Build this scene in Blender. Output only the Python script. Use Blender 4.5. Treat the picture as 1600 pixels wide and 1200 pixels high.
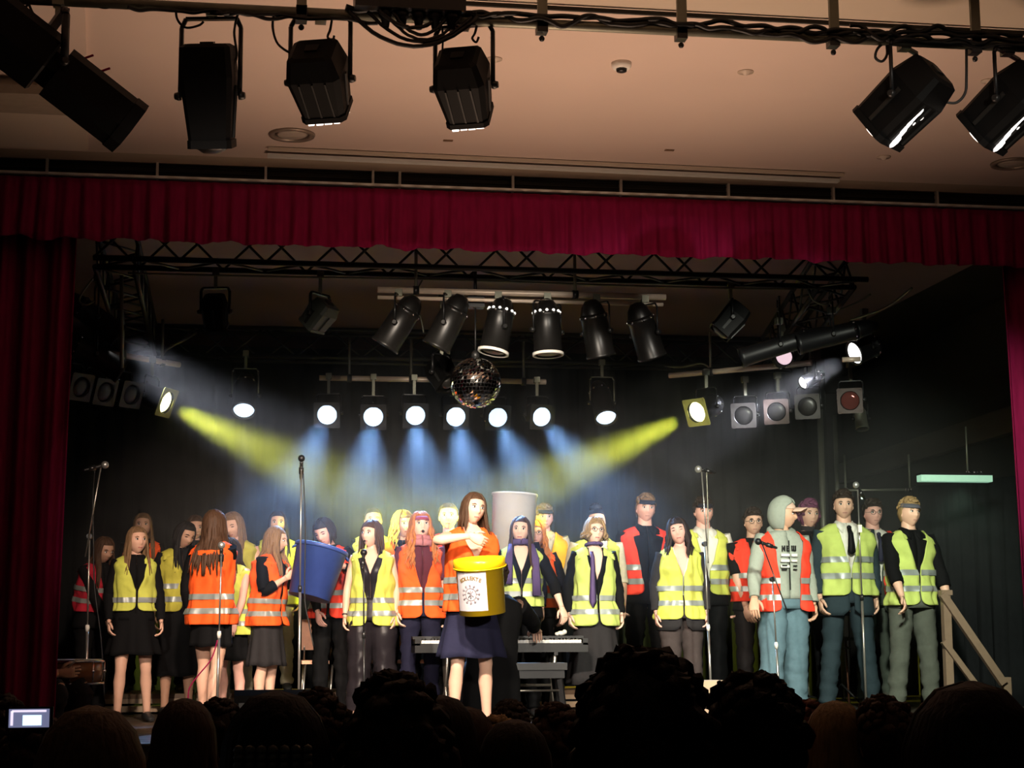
import bpy, math, random
from mathutils import Vector as V, Matrix, noise
from math import sin, cos, pi, radians as R
C = bpy.context.scene.collection
for o in list(bpy.data.objects): bpy.data.objects.remove(o)
rnd = random.Random(7)

# ---------------------------------------------------------------- camera
F = 2700.0
EYE = V((0, -11, 0.60))
MC = Matrix.Rotation(-R(9.0), 4, 'Z') @ Matrix.Rotation(R(90 + 8.45), 4, 'X') @ Matrix.Rotation(-R(0.3), 4, 'Z')
cam = bpy.data.cameras.new('camera'); cam.sensor_width = 36; cam.lens = F / 1600 * 36
camo = bpy.data.objects.new('camera', cam); C.objects.link(camo)
camo.matrix_world = Matrix.Translation(EYE) @ MC
bpy.context.scene.camera = camo
cam.clip_start = 0.05
def ray(px, py): return (MC.to_3x3() @ V(((px - 800) / F, (600 - py) / F, -1)))
def at(px, py, Y):
    d = ray(px, py); return EYE + d * ((Y - EYE.y) / d.y)
def at_z(px, py, z):
    d = ray(px, py); return EYE + d * ((z - EYE.z) / d.z)
def proj(p):
    q = MC.to_3x3().inverted() @ (V(p) - EYE); return 800 + F * q.x / -q.z, 600 - F * q.y / -q.z

# ---------------------------------------------------------------- view and world
sc = bpy.context.scene
sc.view_settings.view_transform = 'Standard'; sc.view_settings.look = 'None'
sc.view_settings.exposure = 0.0; sc.view_settings.gamma = 1.0
sc.view_settings.use_curve_mapping = False
w = bpy.data.worlds.new('world'); sc.world = w; w.use_nodes = True
w.node_tree.nodes['Background'].inputs[0].default_value = (0.9, 0.8, 0.75, 1)
w.node_tree.nodes['Background'].inputs[1].default_value = 0.018
sc.cycles.volume_bounces = 0
sc.cycles.volume_step_rate = 2.5
sc.cycles.volume_max_steps = 64
sc.cycles.max_bounces = 5
sc.cycles.diffuse_bounces = 2
sc.cycles.use_denoising = True
sc.cycles.sample_clamp_indirect = 4

def spot(name, loc, target, power, color, size, blend=0.6, rad=0.06):
    l = bpy.data.lights.new(name, 'SPOT'); l.energy = power; l.color = color
    l.spot_size = R(size); l.spot_blend = blend; l.shadow_soft_size = rad
    o = bpy.data.objects.new(name, l); C.objects.link(o); o.location = loc
    o.rotation_euler = (V(target) - V(loc)).to_track_quat('-Z', 'Y').to_euler()
    return o
# front-of-house wash, from the lanterns on the hall lighting bar
FOH = dict(a=at_z(508, 178, 3.10), b=at_z(742, 186, 3.10), c=at_z(1392, 212, 3.12), d=at_z(1545, 216, 3.12), e=at_z(345, 225, 3.0), f=at_z(165, 190, 3.1))
spot('front_wash', FOH['a'] + V((0, .12, -.1)), at(690, 960, 2.2), 1000, (1.0, .83, .66), 52, .8, .08)
spot('front_wash', FOH['b'] + V((0, .12, -.1)), at(800, 960, 2.2), 1150, (1.0, .87, .72), 52, .8, .08)
spot('front_wash', FOH['c'] + V((-.1, .12, -.1)), at(1230, 960, 2.8), 1700, (.90, .93, .78), 46, .8, .08)
spot('front_wash', FOH['e'] + V((0, .1, -.1)), at(380, 960, 2.8), 1000, (1.0, .74, .58), 36, .8, .08)
spot('front_wash', FOH['d'] + V((-.1, .12, -.1)), at(1420, 960, 3.0), 500, (.8, .95, .72), 38, .8, .08)
# two added, unseen spots behind the camera for flat frontal fill
spot('added_front_fill', (-1.0, -12.6, 3.3), (.6, 2.2, 1.0), 4400, (1.0, .83, .70), 14.5, .8, .12)
spot('added_front_fill', (4.2, -12.6, 3.3), (2.6, 2.4, 1.0), 3500, (.98, .90, .78), 19, .6, .12)
# added warm spots standing in for stage bounce on the hall ceiling
spot('ceiling_bounce_fill', (1.9, -2.4, 0.2), (1.9, -3.0, 4.0), 370, (1.0, .66, .46), 124, 1.0, .5)
spot('ceiling_bounce_fill', (0.4, -3.4, 0.0), (0.4, -3.8, 4.0), 80, (1.0, .66, .45), 110, 1.0, .5)

# ---------------------------------------------------------------- materials
MATS = {}
def mat(name, col, rough=.6, metal=0, var=.12, scale=18, emit=None, estr=0, bump=0, spec=.4, alpha=None, stretch=None):
    if name in MATS: return MATS[name]
    m = bpy.data.materials.new(name); m.use_nodes = True; nt = m.node_tree; b = nt.nodes['Principled BSDF']
    b.inputs['Roughness'].default_value = rough; b.inputs['Metallic'].default_value = metal
    b.inputs['Specular IOR Level'].default_value = spec
    tc = nt.nodes.new('ShaderNodeTexCoord'); mp = nt.nodes.new('ShaderNodeMapping'); n = nt.nodes.new('ShaderNodeTexNoise')
    nt.links.new(tc.outputs['Object'], mp.inputs[0]); nt.links.new(mp.outputs[0], n.inputs['Vector'])
    n.inputs['Scale'].default_value = scale; n.inputs['Detail'].default_value = 3
    if stretch: mp.inputs['Scale'].default_value = stretch
    mx = nt.nodes.new('ShaderNodeMix'); mx.data_type = 'RGBA'
    c = V(col); lo = c * (1 - var * 1.6); hi = c * (1 + var)
    mx.inputs[6].default_value = (*lo, 1); mx.inputs[7].default_value = (*[min(1, x) for x in hi], 1)
    nt.links.new(n.outputs['Fac'], mx.inputs[0]); nt.links.new(mx.outputs[2], b.inputs['Base Color'])
    if bump:
        bp = nt.nodes.new('ShaderNodeBump'); bp.inputs['Strength'].default_value = bump; bp.inputs['Distance'].default_value = .01
        nt.links.new(n.outputs['Fac'], bp.inputs['Height']); nt.links.new(bp.outputs[0], b.inputs['Normal'])
    if emit: b.inputs['Emission Color'].default_value = (*emit, 1); b.inputs['Emission Strength'].default_value = estr
    MATS[name] = m; return m

M_black = mat('black metal', (.012, .012, .013), .42, .3, spec=.5)
M_dark = mat('dark steel', (.03, .03, .03), .4, .6)
M_steel = mat('galvanised pipe', (.34, .32, .28), .3, .9)
M_bar = mat('bright bar', (.72, .58, .46), .35, .25)
M_olive = mat('dull pipe', (.22, .22, .17), .5, .6)
M_cable = mat('black cable', (.01, .01, .01), .55)
M_chrome = mat('chrome', (.75, .75, .75), .15, 1)
M_velvet = mat('red velvet', (.25, .005, .055), .85, 0, .25, 30, bump=.3, stretch=(1, 1, .2), spec=.15)
M_bdrape = mat('black drape', (.009, .010, .011), .9, 0, .2, 20, spec=.1)
M_ceil = mat('hall ceiling paint', (.64, .50, .42), .8, 0, .05, 1.2)
M_wallp = mat('hall wall paint', (.55, .46, .36), .8, 0, .05, 1.5)
M_mauve = mat('stage ceiling paint', (.34, .225, .235), .9, 0, .08, 2)
M_darkwall = mat('dark stage wall', (.035, .03, .026), .85, 0, .1, 2)
M_vent = mat('vent black', (.02, .018, .014), .7)
M_white = mat('white paint', (.7, .68, .62), .5, 0, .04)
M_floor = mat('stage boards', (.06, .045, .032), .5, 0, .2, 9, stretch=(.3, 4, 1))
M_wood = mat('brown wood', (.17, .10, .055), .55, 0, .25, 14, stretch=(1, 1, 6))
M_palewood = mat('pale riser wood', (.50, .36, .24), .6, 0, .15, 12)
M_skinw = None
def skin(tone):
    return mat('skin %s' % tone, dict(pale=(.78, .50, .38), fair=(.70, .42, .30), warm=(.62, .36, .24), tan=(.46, .26, .17), rosy=(.74, .40, .32))[tone], .5, 0, .06, 25, spec=.35)
M_lip = mat('lips', (.46, .16, .14), .45)
M_eyew = mat('eye white', (.75, .72, .68), .3)
M_iris = mat('eye dark', (.03, .02, .015), .2)
def cloth(name, col, rough=.8, var=.1, bump=.15): return mat(name, col, rough, 0, var, 35 if 'vest' not in name else 13, bump=bump, spec=.12)
CL = dict(black=(.0045, .0045, .005), charcoal=(.024, .022, .023), navy=(.018, .018, .042), darknavy=(.014, .014, .032), jeans=(.10, .165, .20),
          teal=(.022, .036, .044), khaki=(.47, .42, .30), grey=(.085, .092, .075), brown=(.055, .042, .040), white=(.72, .70, .62), hoodie=(.30, .33, .28),
          purple=(.10, .065, .16), green=(.06, .075, .06), satin=(.018, .015, .018), cream=(.62, .55, .40), maroon=(.09, .02, .03), redv=(.42, .03, .04))
VC = dict(orange=(.95, .115, .02), yellow=(.60, .64, .11), red=(.92, .06, .03), lime=(.50, .60, .15), amber=(.95, .38, .02), shaded_yellow=(.48, .44, .06), darkred=(.45, .02, .04))  # the dullest yellow is the yellow vest with shade put into its colour
HC = dict(dark=(.028, .017, .011), brown=(.07, .036, .02), light=(.22, .13, .065), blond=(.31, .20, .09), ginger=(.48, .17, .05), auburn=(.16, .05, .025), black=(.008, .006, .006), purple=(.16, .05, .10))
def hairm(c): return mat('hair ' + c, HC[c], .6, 0, .45, 30, bump=.5, spec=.2, stretch=(3, 3, .35))
M_band = mat('reflective tape', (.30, .33, .31), .4, .25, .08)

# ---------------------------------------------------------------- mesh building
class MB:
    def __init__(s): s.v = []; s.f = []; s.m = []; s.s = []
    def ring_loft(s, rings, mi=0, caps=True, closed=True, smooth=True):
        base = len(s.v); n = len(rings[0])
        for r in rings: s.v.extend(tuple(p) for p in r)
        k = n if closed else n - 1
        for i in range(len(rings) - 1):
            a = base + i * n; b = a + n
            for j in range(k):
                j2 = (j + 1) % n
                s.f.append((a + j, a + j2, b + j2, b + j)); s.m.append(mi); s.s.append(smooth)
        if caps and closed:
            s.f.append(tuple(base + j for j in reversed(range(n)))); s.m.append(mi); s.s.append(False)
            t = base + (len(rings) - 1) * n
            s.f.append(tuple(t + j for j in range(n))); s.m.append(mi); s.s.append(False)
        return s
    def tube(s, path, rad, n=8, ref=(0, -1, .01), mi=0, caps=True, smooth=True, wr=None):
        rg = tube_rings(path, rad, n, ref)
        if wr: rg = [wrinkle(r, p, *wr) for r, p in zip(rg, path)]
        s.ring_loft(rg, mi, caps, True, smooth); return s
    def bar(s, a, b, r, n=8, mi=0): return s.tube([V(a), V(b)], r, n, (.13, .3, .94) if abs((V(b) - V(a)).normalized().z) < .9 else (1, .1, 0), mi)
    def box(s, c, d, rot=None, mi=0):
        c = V(c); base = len(s.v); h = V(d) / 2
        for x in (-1, 1):
            for y in (-1, 1):
                for z in (-1, 1):
                    p = V((x * h.x, y * h.y, z * h.z))
                    if rot: p = rot @ p
                    s.v.append(tuple(c + p))
        for f in ((0, 1, 3, 2), (4, 6, 7, 5), (0, 4, 5, 1), (2, 3, 7, 6), (0, 2, 6, 4), (1, 5, 7, 3)):
            s.f.append(tuple(base + i for i in f)); s.m.append(mi); s.s.append(False)
        return s
    def beam(s, a, b, w, h, mi=0):      # box with rectangular section from a to b
        a = V(a); b = V(b); d = b - a; t = d.normalized(); u = t.cross(V((0, 0, 1)))
        u = V((1, 0, 0)) if u.length < .01 else u.normalized(); v = u.cross(t)
        return s.box((a + b) / 2, (w, d.length, h), Matrix((u, t, v)).transposed(), mi)
    def ball(s, c, r, n=10, m=8, mi=0, rot=None, smooth=True):
        c = V(c); r = V(r) if hasattr(r, '__len__') else V((r, r, r)); rings = []
        for i in range(m + 1):
            e = -pi / 2 + pi * (i + .02 * (i == 0) - .02 * (i == m)) / m
            rg = []
            for j in range(n):
                t = 2 * pi * j / n; p = V((r.x * cos(e) * cos(t), r.y * cos(e) * sin(t), r.z * sin(e)))
                if rot: p = rot @ p
                rg.append(c + p)
            rings.append(rg)
        return s.ring_loft(rings, mi, True, True, smooth)
    def lathe(s, c, axis, prof, n=20, mi=0, caps=True):   # prof: (distance along axis, radius)
        axis = V(axis).normalized(); u = axis.cross(V((0, 0, 1)))
        u = V((1, 0, 0)) if u.length < .05 else u.normalized(); v = axis.cross(u); rings = []
        for t, r in prof:
            rings.append([V(c) + axis * t + u * (r * cos(2 * pi * j / n)) + v * (r * sin(2 * pi * j / n)) for j in range(n)])
        return s.ring_loft(rings, mi, caps)
    def poly(s, pts, thick, mi=0):     # slab from an outline, thick is a vector
        base = len(s.v); n = len(pts)
        s.v += [tuple(p) for p in pts] + [tuple(V(p) + V(thick)) for p in pts]
        s.f.append(tuple(base + i for i in range(n))); s.f.append(tuple(base + n + i for i in reversed(range(n))))
        for i in range(n):
            j = (i + 1) % n; s.f.append((base + j, base + i, base + n + i, base + n + j))
        s.m += [mi] * (n + 2); s.s += [False] * (n + 2); return s
    def make(s, name, mats, parent=None, loc=None, **tags):
        me = bpy.data.meshes.new(name); off = V(loc) if loc is not None else V()
        me.from_pydata([tuple(V(p) - off) for p in s.v] if loc is not None else s.v, [], s.f)
        for m in (mats if isinstance(mats, (list, tuple)) else [mats]): me.materials.append(m)
        me.polygons.foreach_set('material_index', s.m); me.polygons.foreach_set('use_smooth', s.s); me.update()
        o = bpy.data.objects.new(name, me); C.objects.link(o)
        if parent is not None: o.parent = parent
        if loc is not None: o.location = off
        for k, v_ in tags.items():
            if v_: o[k] = v_
        return o
def wrinkle(ring, c, amp, seed, up=1.0):
    c = V(c); out = []
    for p in ring:
        d = V(p) - c; q = V((p[0] * 9 + seed, p[1] * 9, p[2] * 15 + p[0] * 8 * up + seed))
        k = noise.noise(q) * .7 + (1 - abs(noise.noise(q * 1.7 + V((3, 1, 4))) * 2)) * .5 + .35 * noise.noise(q * 3.1)
        out.append(V(p) + d.normalized() * max(k - .2, -.12) * amp)
    return out
def tube_rings(path, rad, n, ref):
    rings = []; L = len(path); ref = V(ref)
    for i, p in enumerate(path):
        p = V(p); t = (V(path[min(i + 1, L - 1)]) - V(path[max(i - 1, 0)]))
        t = t.normalized() if t.length > 1e-9 else V((0, 0, 1))
        u = ref - t * ref.dot(t)
        if u.length < 1e-3: u = V((1, 0, 0)) - t * t.x
        u.normalize(); v = t.cross(u)
        r = rad[i] if isinstance(rad, list) else rad
        a, b = r if isinstance(r, (list, tuple)) else (r, r)
        rings.append([p + u * (a * cos(2 * pi * j / n)) + v * (b * sin(2 * pi * j / n)) for j in range(n)])
    return rings
def thing(name, label, cat, loc=(0, 0, 0), group=None, rz=0):
    o = bpy.data.objects.new(name, None); C.objects.link(o); o.location = loc; o.rotation_euler = (0, 0, rz)
    o.empty_display_size = .1; o['label'] = label; o['category'] = cat
    if group: o['group'] = group
    return o
def tag(o, label, cat, group=None):
    o['label'] = label; o['category'] = cat
    if group: o['group'] = group
    return o
def struct(name, mb, m):
    return mb.make(name, m, kind='structure')
def solid(o, t):
    m = o.modifiers.new('thickness', 'SOLIDIFY'); m.thickness = t; m.offset = 1; return o
def catenary(a, b, sag, n=10, wob=0):
    a = V(a); b = V(b)
    return [a.lerp(b, i / n) + V((rnd.uniform(-wob, wob), rnd.uniform(-wob, wob), -sag * 4 * (i / n) * (1 - i / n))) for i in range(n + 1)]
# ================================================================ ROOM AND STAGE
ZC = at(800, 262, 0).z          # hall ceiling
ZF = -0.75                      # hall floor, below the stage
XL, XR = -4.2, 7.2
struct('floor', MB().box((1.5, -6.5, ZF - .05), (11.4, 13, .1)), mat('hall floor', (.05, .035, .025), .5))
st = MB().box((1.5, 3.3, -.06), (11.4, 7.0, .10)); stage = st.make('stage_floor', M_floor, kind='structure')
for i in range(28):
    MB().box((1.5, -.12 + .25 * i + .0, -.005), (11.3, .24, .012)).make('plank', M_floor, stage)
struct('wall_stage_front', MB().box((1.5, -.16, ZF / 2 - .05), (11.4, .06, -ZF - .1)), M_darkwall)
ce = struct('ceiling', MB().box((1.5, -5.4, ZC + .05), (11.4, 10.8, .1)), M_ceil)
# header above the proscenium: plaster strip, vent slots with pale dividers
zs1 = at(800, 275, 0).z; zs0 = at(800, 300, 0).z
struct('wall_header', MB().box((1.5, .06, (ZC + zs1) / 2), (11.4, .12, ZC - zs1)), M_wallp)
hd = struct('wall_vent_band', MB().box((1.5, .04, (zs1 + zs0) / 2 - .1), (11.4, .03, zs1 - zs0 + .3)), M_vent)
for k in range(3):
    MB().box((1.5, .022, zs0 + (zs1 - zs0) * (k + .5) / 3), (11.4, .012, .010), Matrix.Rotation(.5, 3, 'X')).make('slat', M_vent, hd)
for x in (72, 245, 415, 583, 625, 802, 971, 1139, 1303, 1465, -95, 1620):
    p = at(x, 290, -.02); MB().box((p.x, .005, (zs1 + zs0) / 2), (.016, .04, zs1 - zs0)).make('divider', M_white, hd)
struct('trim_1', MB().box((1.5, -.085, at(800, 297, -.085).z), (11.4, .03, .016)), M_white)
a = at_z(418, 243, ZC - .03); b = at_z(1310, 283, ZC - .03)
struct('trim_2', MB().beam(a, b, .05, .02), M_white)
struct('trim_3', MB().beam(a + V((0, -.10, .015)), b + V((0, -.10, .015)), .03, .02), M_wallp)
# bulkhead on the left, dropped beam on the near side
A = at_z(131, -60, ZC - .03); B = at_z(138, 236, ZC - .03)
struct('wall_bulkhead', MB().poly([A, B, at_z(-80, 226, ZC - .03), at_z(-80, -60, ZC - .03)], (0, 0, .03)), M_ceil)
b1 = at_z(137, 236, ZC - .10); b2 = at_z(-80, 226, ZC - .10); b3 = at_z(-80, 136, ZC - .10); b4 = at_z(134, 144, ZC - .10)
struct('trim_4', MB().poly([b1, b2, b3, b4], (0, 0, .08)), M_wallp)
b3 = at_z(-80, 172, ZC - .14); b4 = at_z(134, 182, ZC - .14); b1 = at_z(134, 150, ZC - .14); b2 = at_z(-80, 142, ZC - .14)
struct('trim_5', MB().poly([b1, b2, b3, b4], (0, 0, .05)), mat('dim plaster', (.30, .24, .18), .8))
q = [at_z(560, -3, ZC - .05), at_z(1640, 53, ZC - .05), at_z(1700, -90, ZC - .05), at_z(560, -90, ZC - .05)]
struct('trim_6', MB().poly(q, (0, 0, .05)), M_wallp)
struct('trim_7', MB().beam(at_z(700, 4, ZC - .07), at_z(1640, 54, ZC - .07), .015, .02), M_vent)
# hall side walls, stage walls
struct('wall_left', MB().box((XL - .05, -2.0, 1.4), (.1, 18, 4.6)), M_darkwall)
wr = struct('wall_right', MB().box((XR + .05, -6.4, 1.4), (.1, 12.8, 4.6)), M_darkwall)
xbk = at(1285, 700, 6.85).x
struct('wall_back', MB().box(((-4.2 + xbk) / 2, 6.85, 1.8), (xbk + 4.2, .1, 4.4)), M_mauve)
struct('wall_back_far', MB().box((2.5, 10.6, 1.8), (13.4, .1, 4.4)), M_darkwall)
struct('wall_hall_back', MB().box((1.5, -13.2, 1.4), (11.4, .1, 4.6)), M_darkwall)
ZS = at(700, 432, 1.0).z + .62
struct('ceiling_stage', MB().box(((-4.2 + xbk) / 2, 3.5, ZS + .05), (xbk + 4.2, 6.7, .1)), M_mauve)
struct('ceiling_wing', MB().box((xbk + 2.5, 5.4, ZS + .05), (5.0, 10.4, .1)), M_darkwall)
struct('floor_wing', MB().box((3.5, 8.7, -.05), (12, 3.7, .09)), M_floor)
struct('wall_header_inner', MB().box((1.5, .2, (zs0 + ZS) / 2 + .15), (11.4, .04, ZS - zs0 + .3)), M_darkwall)
# stage side wall on the right with its beam
a = at_z(1600, 645, 2.6); b = at_z(1300, 741, 2.6)
print('right wall', a, b)
xs = a.x + .02
dd = (b - a).normalized(); a0 = a - dd * 3.2
struct('wall_stage_right', MB().beam((a0.x + .2, a0.y, 1.95), (b.x + .2, b.y, 1.95), .08, 3.9), M_darkwall)
struct('trim_8', MB().beam(a - dd * 2 + V((.1, 0, 0)), b + V((.1, 0, 0)), .1, .24), mat('side beam', (.10, .075, .055), .7))

# ---------------------------------------------------------------- curtains
def drape(name, x0, x1, y, ztop, zbot, period, amp, m, label, cat='curtain', y1=None, seed=0, hemw=.0, bunch=1.0, group=None, nx=None):
    mb = MB(); L = math.hypot(x1 - x0, (y1 if y1 is not None else y) - y); y1 = y if y1 is None else y1
    nf = max(2, L / period); nx = nx or int(nf * 9); nz = 8; rows = []
    for k in range(nz + 1):
        t = k / nz; row = []
        for i in range(nx + 1):
            u = i / nx; ph = u * nf * 2 * pi + 1.6 * noise.noise(V((u * nf * .35, seed, .3 * t)))
            aa = amp * (.35 + .65 * t) * (1 + .7 * noise.noise(V((u * nf * .5, seed + 5, 0))))
            d = aa * (sin(ph) + .35 * sin(2.3 * ph + seed)) * bunch
            side = .25 * aa * cos(ph)
            z = ztop + (zbot - ztop) * t + (hemw * noise.noise(V((u * nf * .8, seed, 9))) if k == nz else 0)
            n_ = V((-(y1 - y), x1 - x0, 0)).normalized()
            p = V((x0 + (x1 - x0) * u, y + (y1 - y) * u, z)) + n_ * d + V((side, 0, 0))
            row.append(p)
        rows.append(row)
    mb.ring_loft(rows, 0, False, False)
    o = mb.make(name, m); solid(o, .006)
    if label: tag(o, label, cat, group)
    return o
zv1 = at(800, 301, -.12).z; zv0 = at(800, 393, -.12).z
drape('valance', at(-120, 300, -.12).x, at(1720, 300, -.12).x, -.12, zv1 - .004, zv0, .13, .016, M_velvet, 'wide red velvet valance hanging pleated across the top of the stage', seed=1, hemw=.03, nx=1400)
# main house curtains, drawn to the sides
def side_drape(pts, zt, zb, period, amp, m, label, seed):
    (xa0, xa1), (xb0, xb1), y = pts; mb = MB(); nx = 160; nz = 14; rows = []
    for k in range(nz + 1):
        t = k / nz; row = []
        for i in range(nx + 1):
            u = i / nx; x0 = xa0 + (xb0 - xa0) * t; x1 = xa1 + (xb1 - xa1) * t
            ph = u * (xa1 - xa0) / period * 2 * pi + .8 * noise.noise(V((u * 6, seed, t * .5)))
            row.append(V((x0 + (x1 - x0) * u, y + amp * (sin(ph) + .4 * sin(2.1 * ph)), zt + (zb - zt) * t)))
        rows.append(row)
    mb.ring_loft(rows, 0, False, False); o = mb.make('stage_curtain', m); solid(o, .006); tag(o, label, 'curtain'); return o
l0 = at(118, 400, .1).x; l1 = at(84, 1100, .1).x
side_drape(((l0 - 1.5, l0), (l1 - 1.5, l1), .1), zv0 + .2, .0, .16, .045, M_velvet, 'dark red velvet stage curtain gathered at the left side', 3)
r0 = at(1568, 420, .1).x; r1 = at(1600, 900, .1).x
side_drape(((r0, r0 + 1.3), (r1, r1 + 1.3), .1), zv0 + .2, .0, .16, .045, M_velvet, 'dark red velvet stage curtain gathered at the right side', 4)
# black backdrop in separate panels
zb1 = at(700, 548, 6.3).z
xs_ = [at(x, 700, 6.3).x for x in (40, 330, 640, 960, 1290)]
for i in range(4):
    drape('backdrop_curtain', xs_[i], xs_[i + 1] + .03, 6.3 + .05 * (i % 2), zb1, .0, .19, .04, M_bdrape,
          ['black backdrop curtain panel behind the leftmost singers', 'black backdrop curtain panel behind the blue lamps, left half', 'black backdrop curtain panel behind the mirror ball and white bucket', 'black backdrop curtain panel behind the right singers, beside the poles'][i], seed=10 + i, group='black backdrop panels')
p0 = at(1425, 760, 4.8); p1 = at(1595, 745, 3.6)
drape('black_side_curtain', p0.x, p1.x, 4.8, p0.z, .0, .17, .045, M_bdrape, 'pleated black curtain behind the stair railing at the right', y1=3.6, seed=22)
pp = at(86, 700, 1.6)
drape('black_leg_curtain', pp.x - .6, pp.x + .32, 5.6, at(120, 640, 5.6).z, 0, .17, .04, M_bdrape, 'narrow black curtain beside the red curtain at the left edge', seed=25)

# riser for the back rows: platforms with pale boarded fronts
RIS = .17
for i in range(6):
    x0 = -1.35 + i * .98 + .02
    t = thing('riser_platform', ['wooden riser platform at the far left behind the singers', 'wooden riser platform, second from the left', 'wooden riser platform behind the blue bucket pair', 'wooden riser platform behind the keyboard', 'wooden riser platform, second from the right', 'wooden riser platform at the far right of the row'][i], 'platform', (x0 + .48, 4.75, 0), 'wooden riser platforms')
    MB().box((0, 0, RIS - .02), (.95, 1.2, .04)).make('top_board', M_wood, t)
    MB().box((0, -.585, .115), (.93, .02, .05)).make('board', M_palewood, t)
    MB().box((0, -.585, .045), (.93, .02, .05)).make('board', M_palewood, t)
    for sx in (-.44, .44): MB().box((sx, .5, .065), (.05, .05, .13)).make('leg', M_wood, t)
# ---------------------------------------------------------------- trusses
def truss(a, b, w, h, label, cell=.29):
    a = V(a); b = V(b); L = (b - a).length; t = (b - a).normalized(); u = t.cross(V((0, 0, 1))).normalized()
    o = thing('lighting_truss', label, 'truss', a, 'black lighting trusses over the stage')
    cs = [(s1 * w / 2, s2 * h / 2) for s1, s2 in ((-1, -1), (1, -1), (1, 1), (-1, 1))]
    cor = [u * x + V((0, 0, z)) for x, z in cs]
    for c in cor: MB().bar(c, c + t * L, .021, 8).make('chord', M_black, o)
    n = int(L / cell); st_ = L / n; first = {}
    for k in range(n):
        for f in range(4):
            c0, c1 = cor[f], cor[(f + 1) % 4]
            for q in ((0,) if f != 0 and f != 2 else (0,)):
                p, r = (c0 + t * st_ * k, c1 + t * st_ * (k + 1)) if (k % 2 == 0) else (c1 + t * st_ * k, c0 + t * st_ * (k + 1))
                key = (f, k % 2)
                if key not in first:
                    m = MB().bar(V((0, 0, 0)), r - p, .010, 6).make('brace', M_black, o, loc=(0, 0, 0)); m.location = p; first[key] = m
                else:
                    m = first[key].copy(); C.objects.link(m); m.parent = o; m.location = p
    return o
ztr = at(700, 424, 1.0).z + .14
tl = at(148, 420, 1.0).x; trr = at(1345, 440, 1.0).x
truss((tl, 1.0, ztr), (trr, 1.0, ztr), .29, .29, 'long black truss just behind the red valance')
YB = 4.45; ztb = at(480, 562, YB).z + .13
truss((at(150, 560, YB).x, YB, ztb), (at(1180, 580, YB).x + .4, YB, ztb), .27, .25, 'black truss across the back above the blue lamps')
truss((tl + .12, 1.2, ztr), (tl + .12, 4.3, ztb), .27, .27, 'side truss running back at the left behind the curtain')
truss((trr - .12, 1.2, ztr), (at(1215, 560, 4.3).x, 4.3, ztb), .27, .27, 'side truss running back at the right')
# ---------------------------------------------------------------- pipes
def pipe(name, a, b, r, m, label, cat='pipe', hang=(), hz=.2, group=None):
    o = thing(name, label, cat, a, group); a = V(a); b = V(b)
    MB().bar(V(), b - a, r, 10).make('tube', m, o)
    for h in hang:
        p = (b - a) * h
        MB().bar(p + V((-.0, 0, 0)), p + V((0, 0, hz)), .012, 6).make('hanger', M_olive, o)
        MB().lathe(p + V((-.02, 0, 0)), (b - a), [(0, r + .012), (.04, r + .012)], 12).make('clamp', M_dark, o)
    return o
YP = .95
p0 = at(590, 451, YP); p1 = at(1040, 466, YP); zz = (p0.z + p1.z) / 2
ob = pipe('lamp_bar', (p0.x, YP, zz), (p1.x, YP, zz), .022, M_bar, 'bright metal double bar holding the row of six black cans', 'bar', (.13, .68), ztr - zz)
MB().bar((0, .0, -.055), (p1.x - p0.x - .02, 0, -.055), .014, 8).make('lower_tube', M_bar, ob)
BAR_Z = zz
YQ = 4.0
p0 = at(499, 589, YQ); p1 = at(853, 598, YQ); zz = (p0.z + p1.z) / 2
pipe('lamp_bar', (p0.x, YQ, zz), (p1.x, YQ, zz), .024, M_bar, 'thin copper-toned bar behind the mirror ball above the blue lamps', 'bar', (.13, .4, .9), ztb - zz)
BAR2_Z = zz
pipe('side_bar', at_z(168, 551, 2.86), at_z(280, 570, 2.86), .024, M_bar, 'short bright bar with cable clips at the left side', 'bar', (.2, .75), .35)
pipe('side_bar', at_z(1046, 587, 2.86), at_z(1268, 567, 2.86), .024, M_bar, 'long thin bar sloping above the right yellow lamp', 'bar', (.3, .8), .35)
pipe('side_bar', at_z(1316, 562, 2.80), at_z(1345, 561, 2.80), .02, M_bar, 'short bright stub bar beside the white lamp at the right', 'bar')
pipe('vertical_pole', at(190, 430, 1.3), at(190, 575, 1.35), .014, M_olive, 'thin upright pole at the left truss corner', 'pole')
zb = at(1283, 640, 5.6).z
pa = at(1283, 700, 5.6); pb = at(1306, 700, 5.6)
for p_, r_, zt_, lb in ((pa, .030, zb, 'pale upright pole behind the man in the dark suit, left of the pair'), (pb, .022, zb - .05, 'thinner dark upright pole, right of the pair behind the suited man')):
    pipe('upright_pole', (p_.x, 5.6, 0), (p_.x, 5.6, zt_), r_, M_olive, lb, 'pole')
# beams of cable over the trusses
def cable(pts, r, label, m=None, name='cable', cat='cable', group=None, n=6):
    # smooth through pts
    P = [V(p) for p in pts]; out = []
    for i in range(len(P) - 1):
        p0, p1, p2, p3 = P[max(i - 1, 0)], P[i], P[i + 1], P[min(i + 2, len(P) - 1)]
        for k in range(6):
            t = k / 6; out.append(.5 * ((2 * p1) + (p2 - p0) * t + (2 * p0 - 5 * p1 + 4 * p2 - p3) * t * t + (3 * p1 - p0 - 3 * p2 + p3) * t ** 3))
    out.append(P[-1]); mb = MB().tube(out, r, n, (.1, .2, .97))
    if label is None: return mb
    o = mb.make(name, m or M_cable, loc=P[0]); return tag(o, label, cat, group)
cable([at(250, 560, 4.0), at(262, 545, 4.2), at(290, 530, 4.3), at(306, 520, 4.4)], .012, 'pale cable rising from the left side bar to the back truss', M_olive)
cable([at(1032, 569, 4.4), at(1060, 574, 4.3), at(1095, 568, 4.2), at(1110, 576, 4.2)], .010, 'pale cable drooping beside the right end of the back truss', M_olive)
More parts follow.
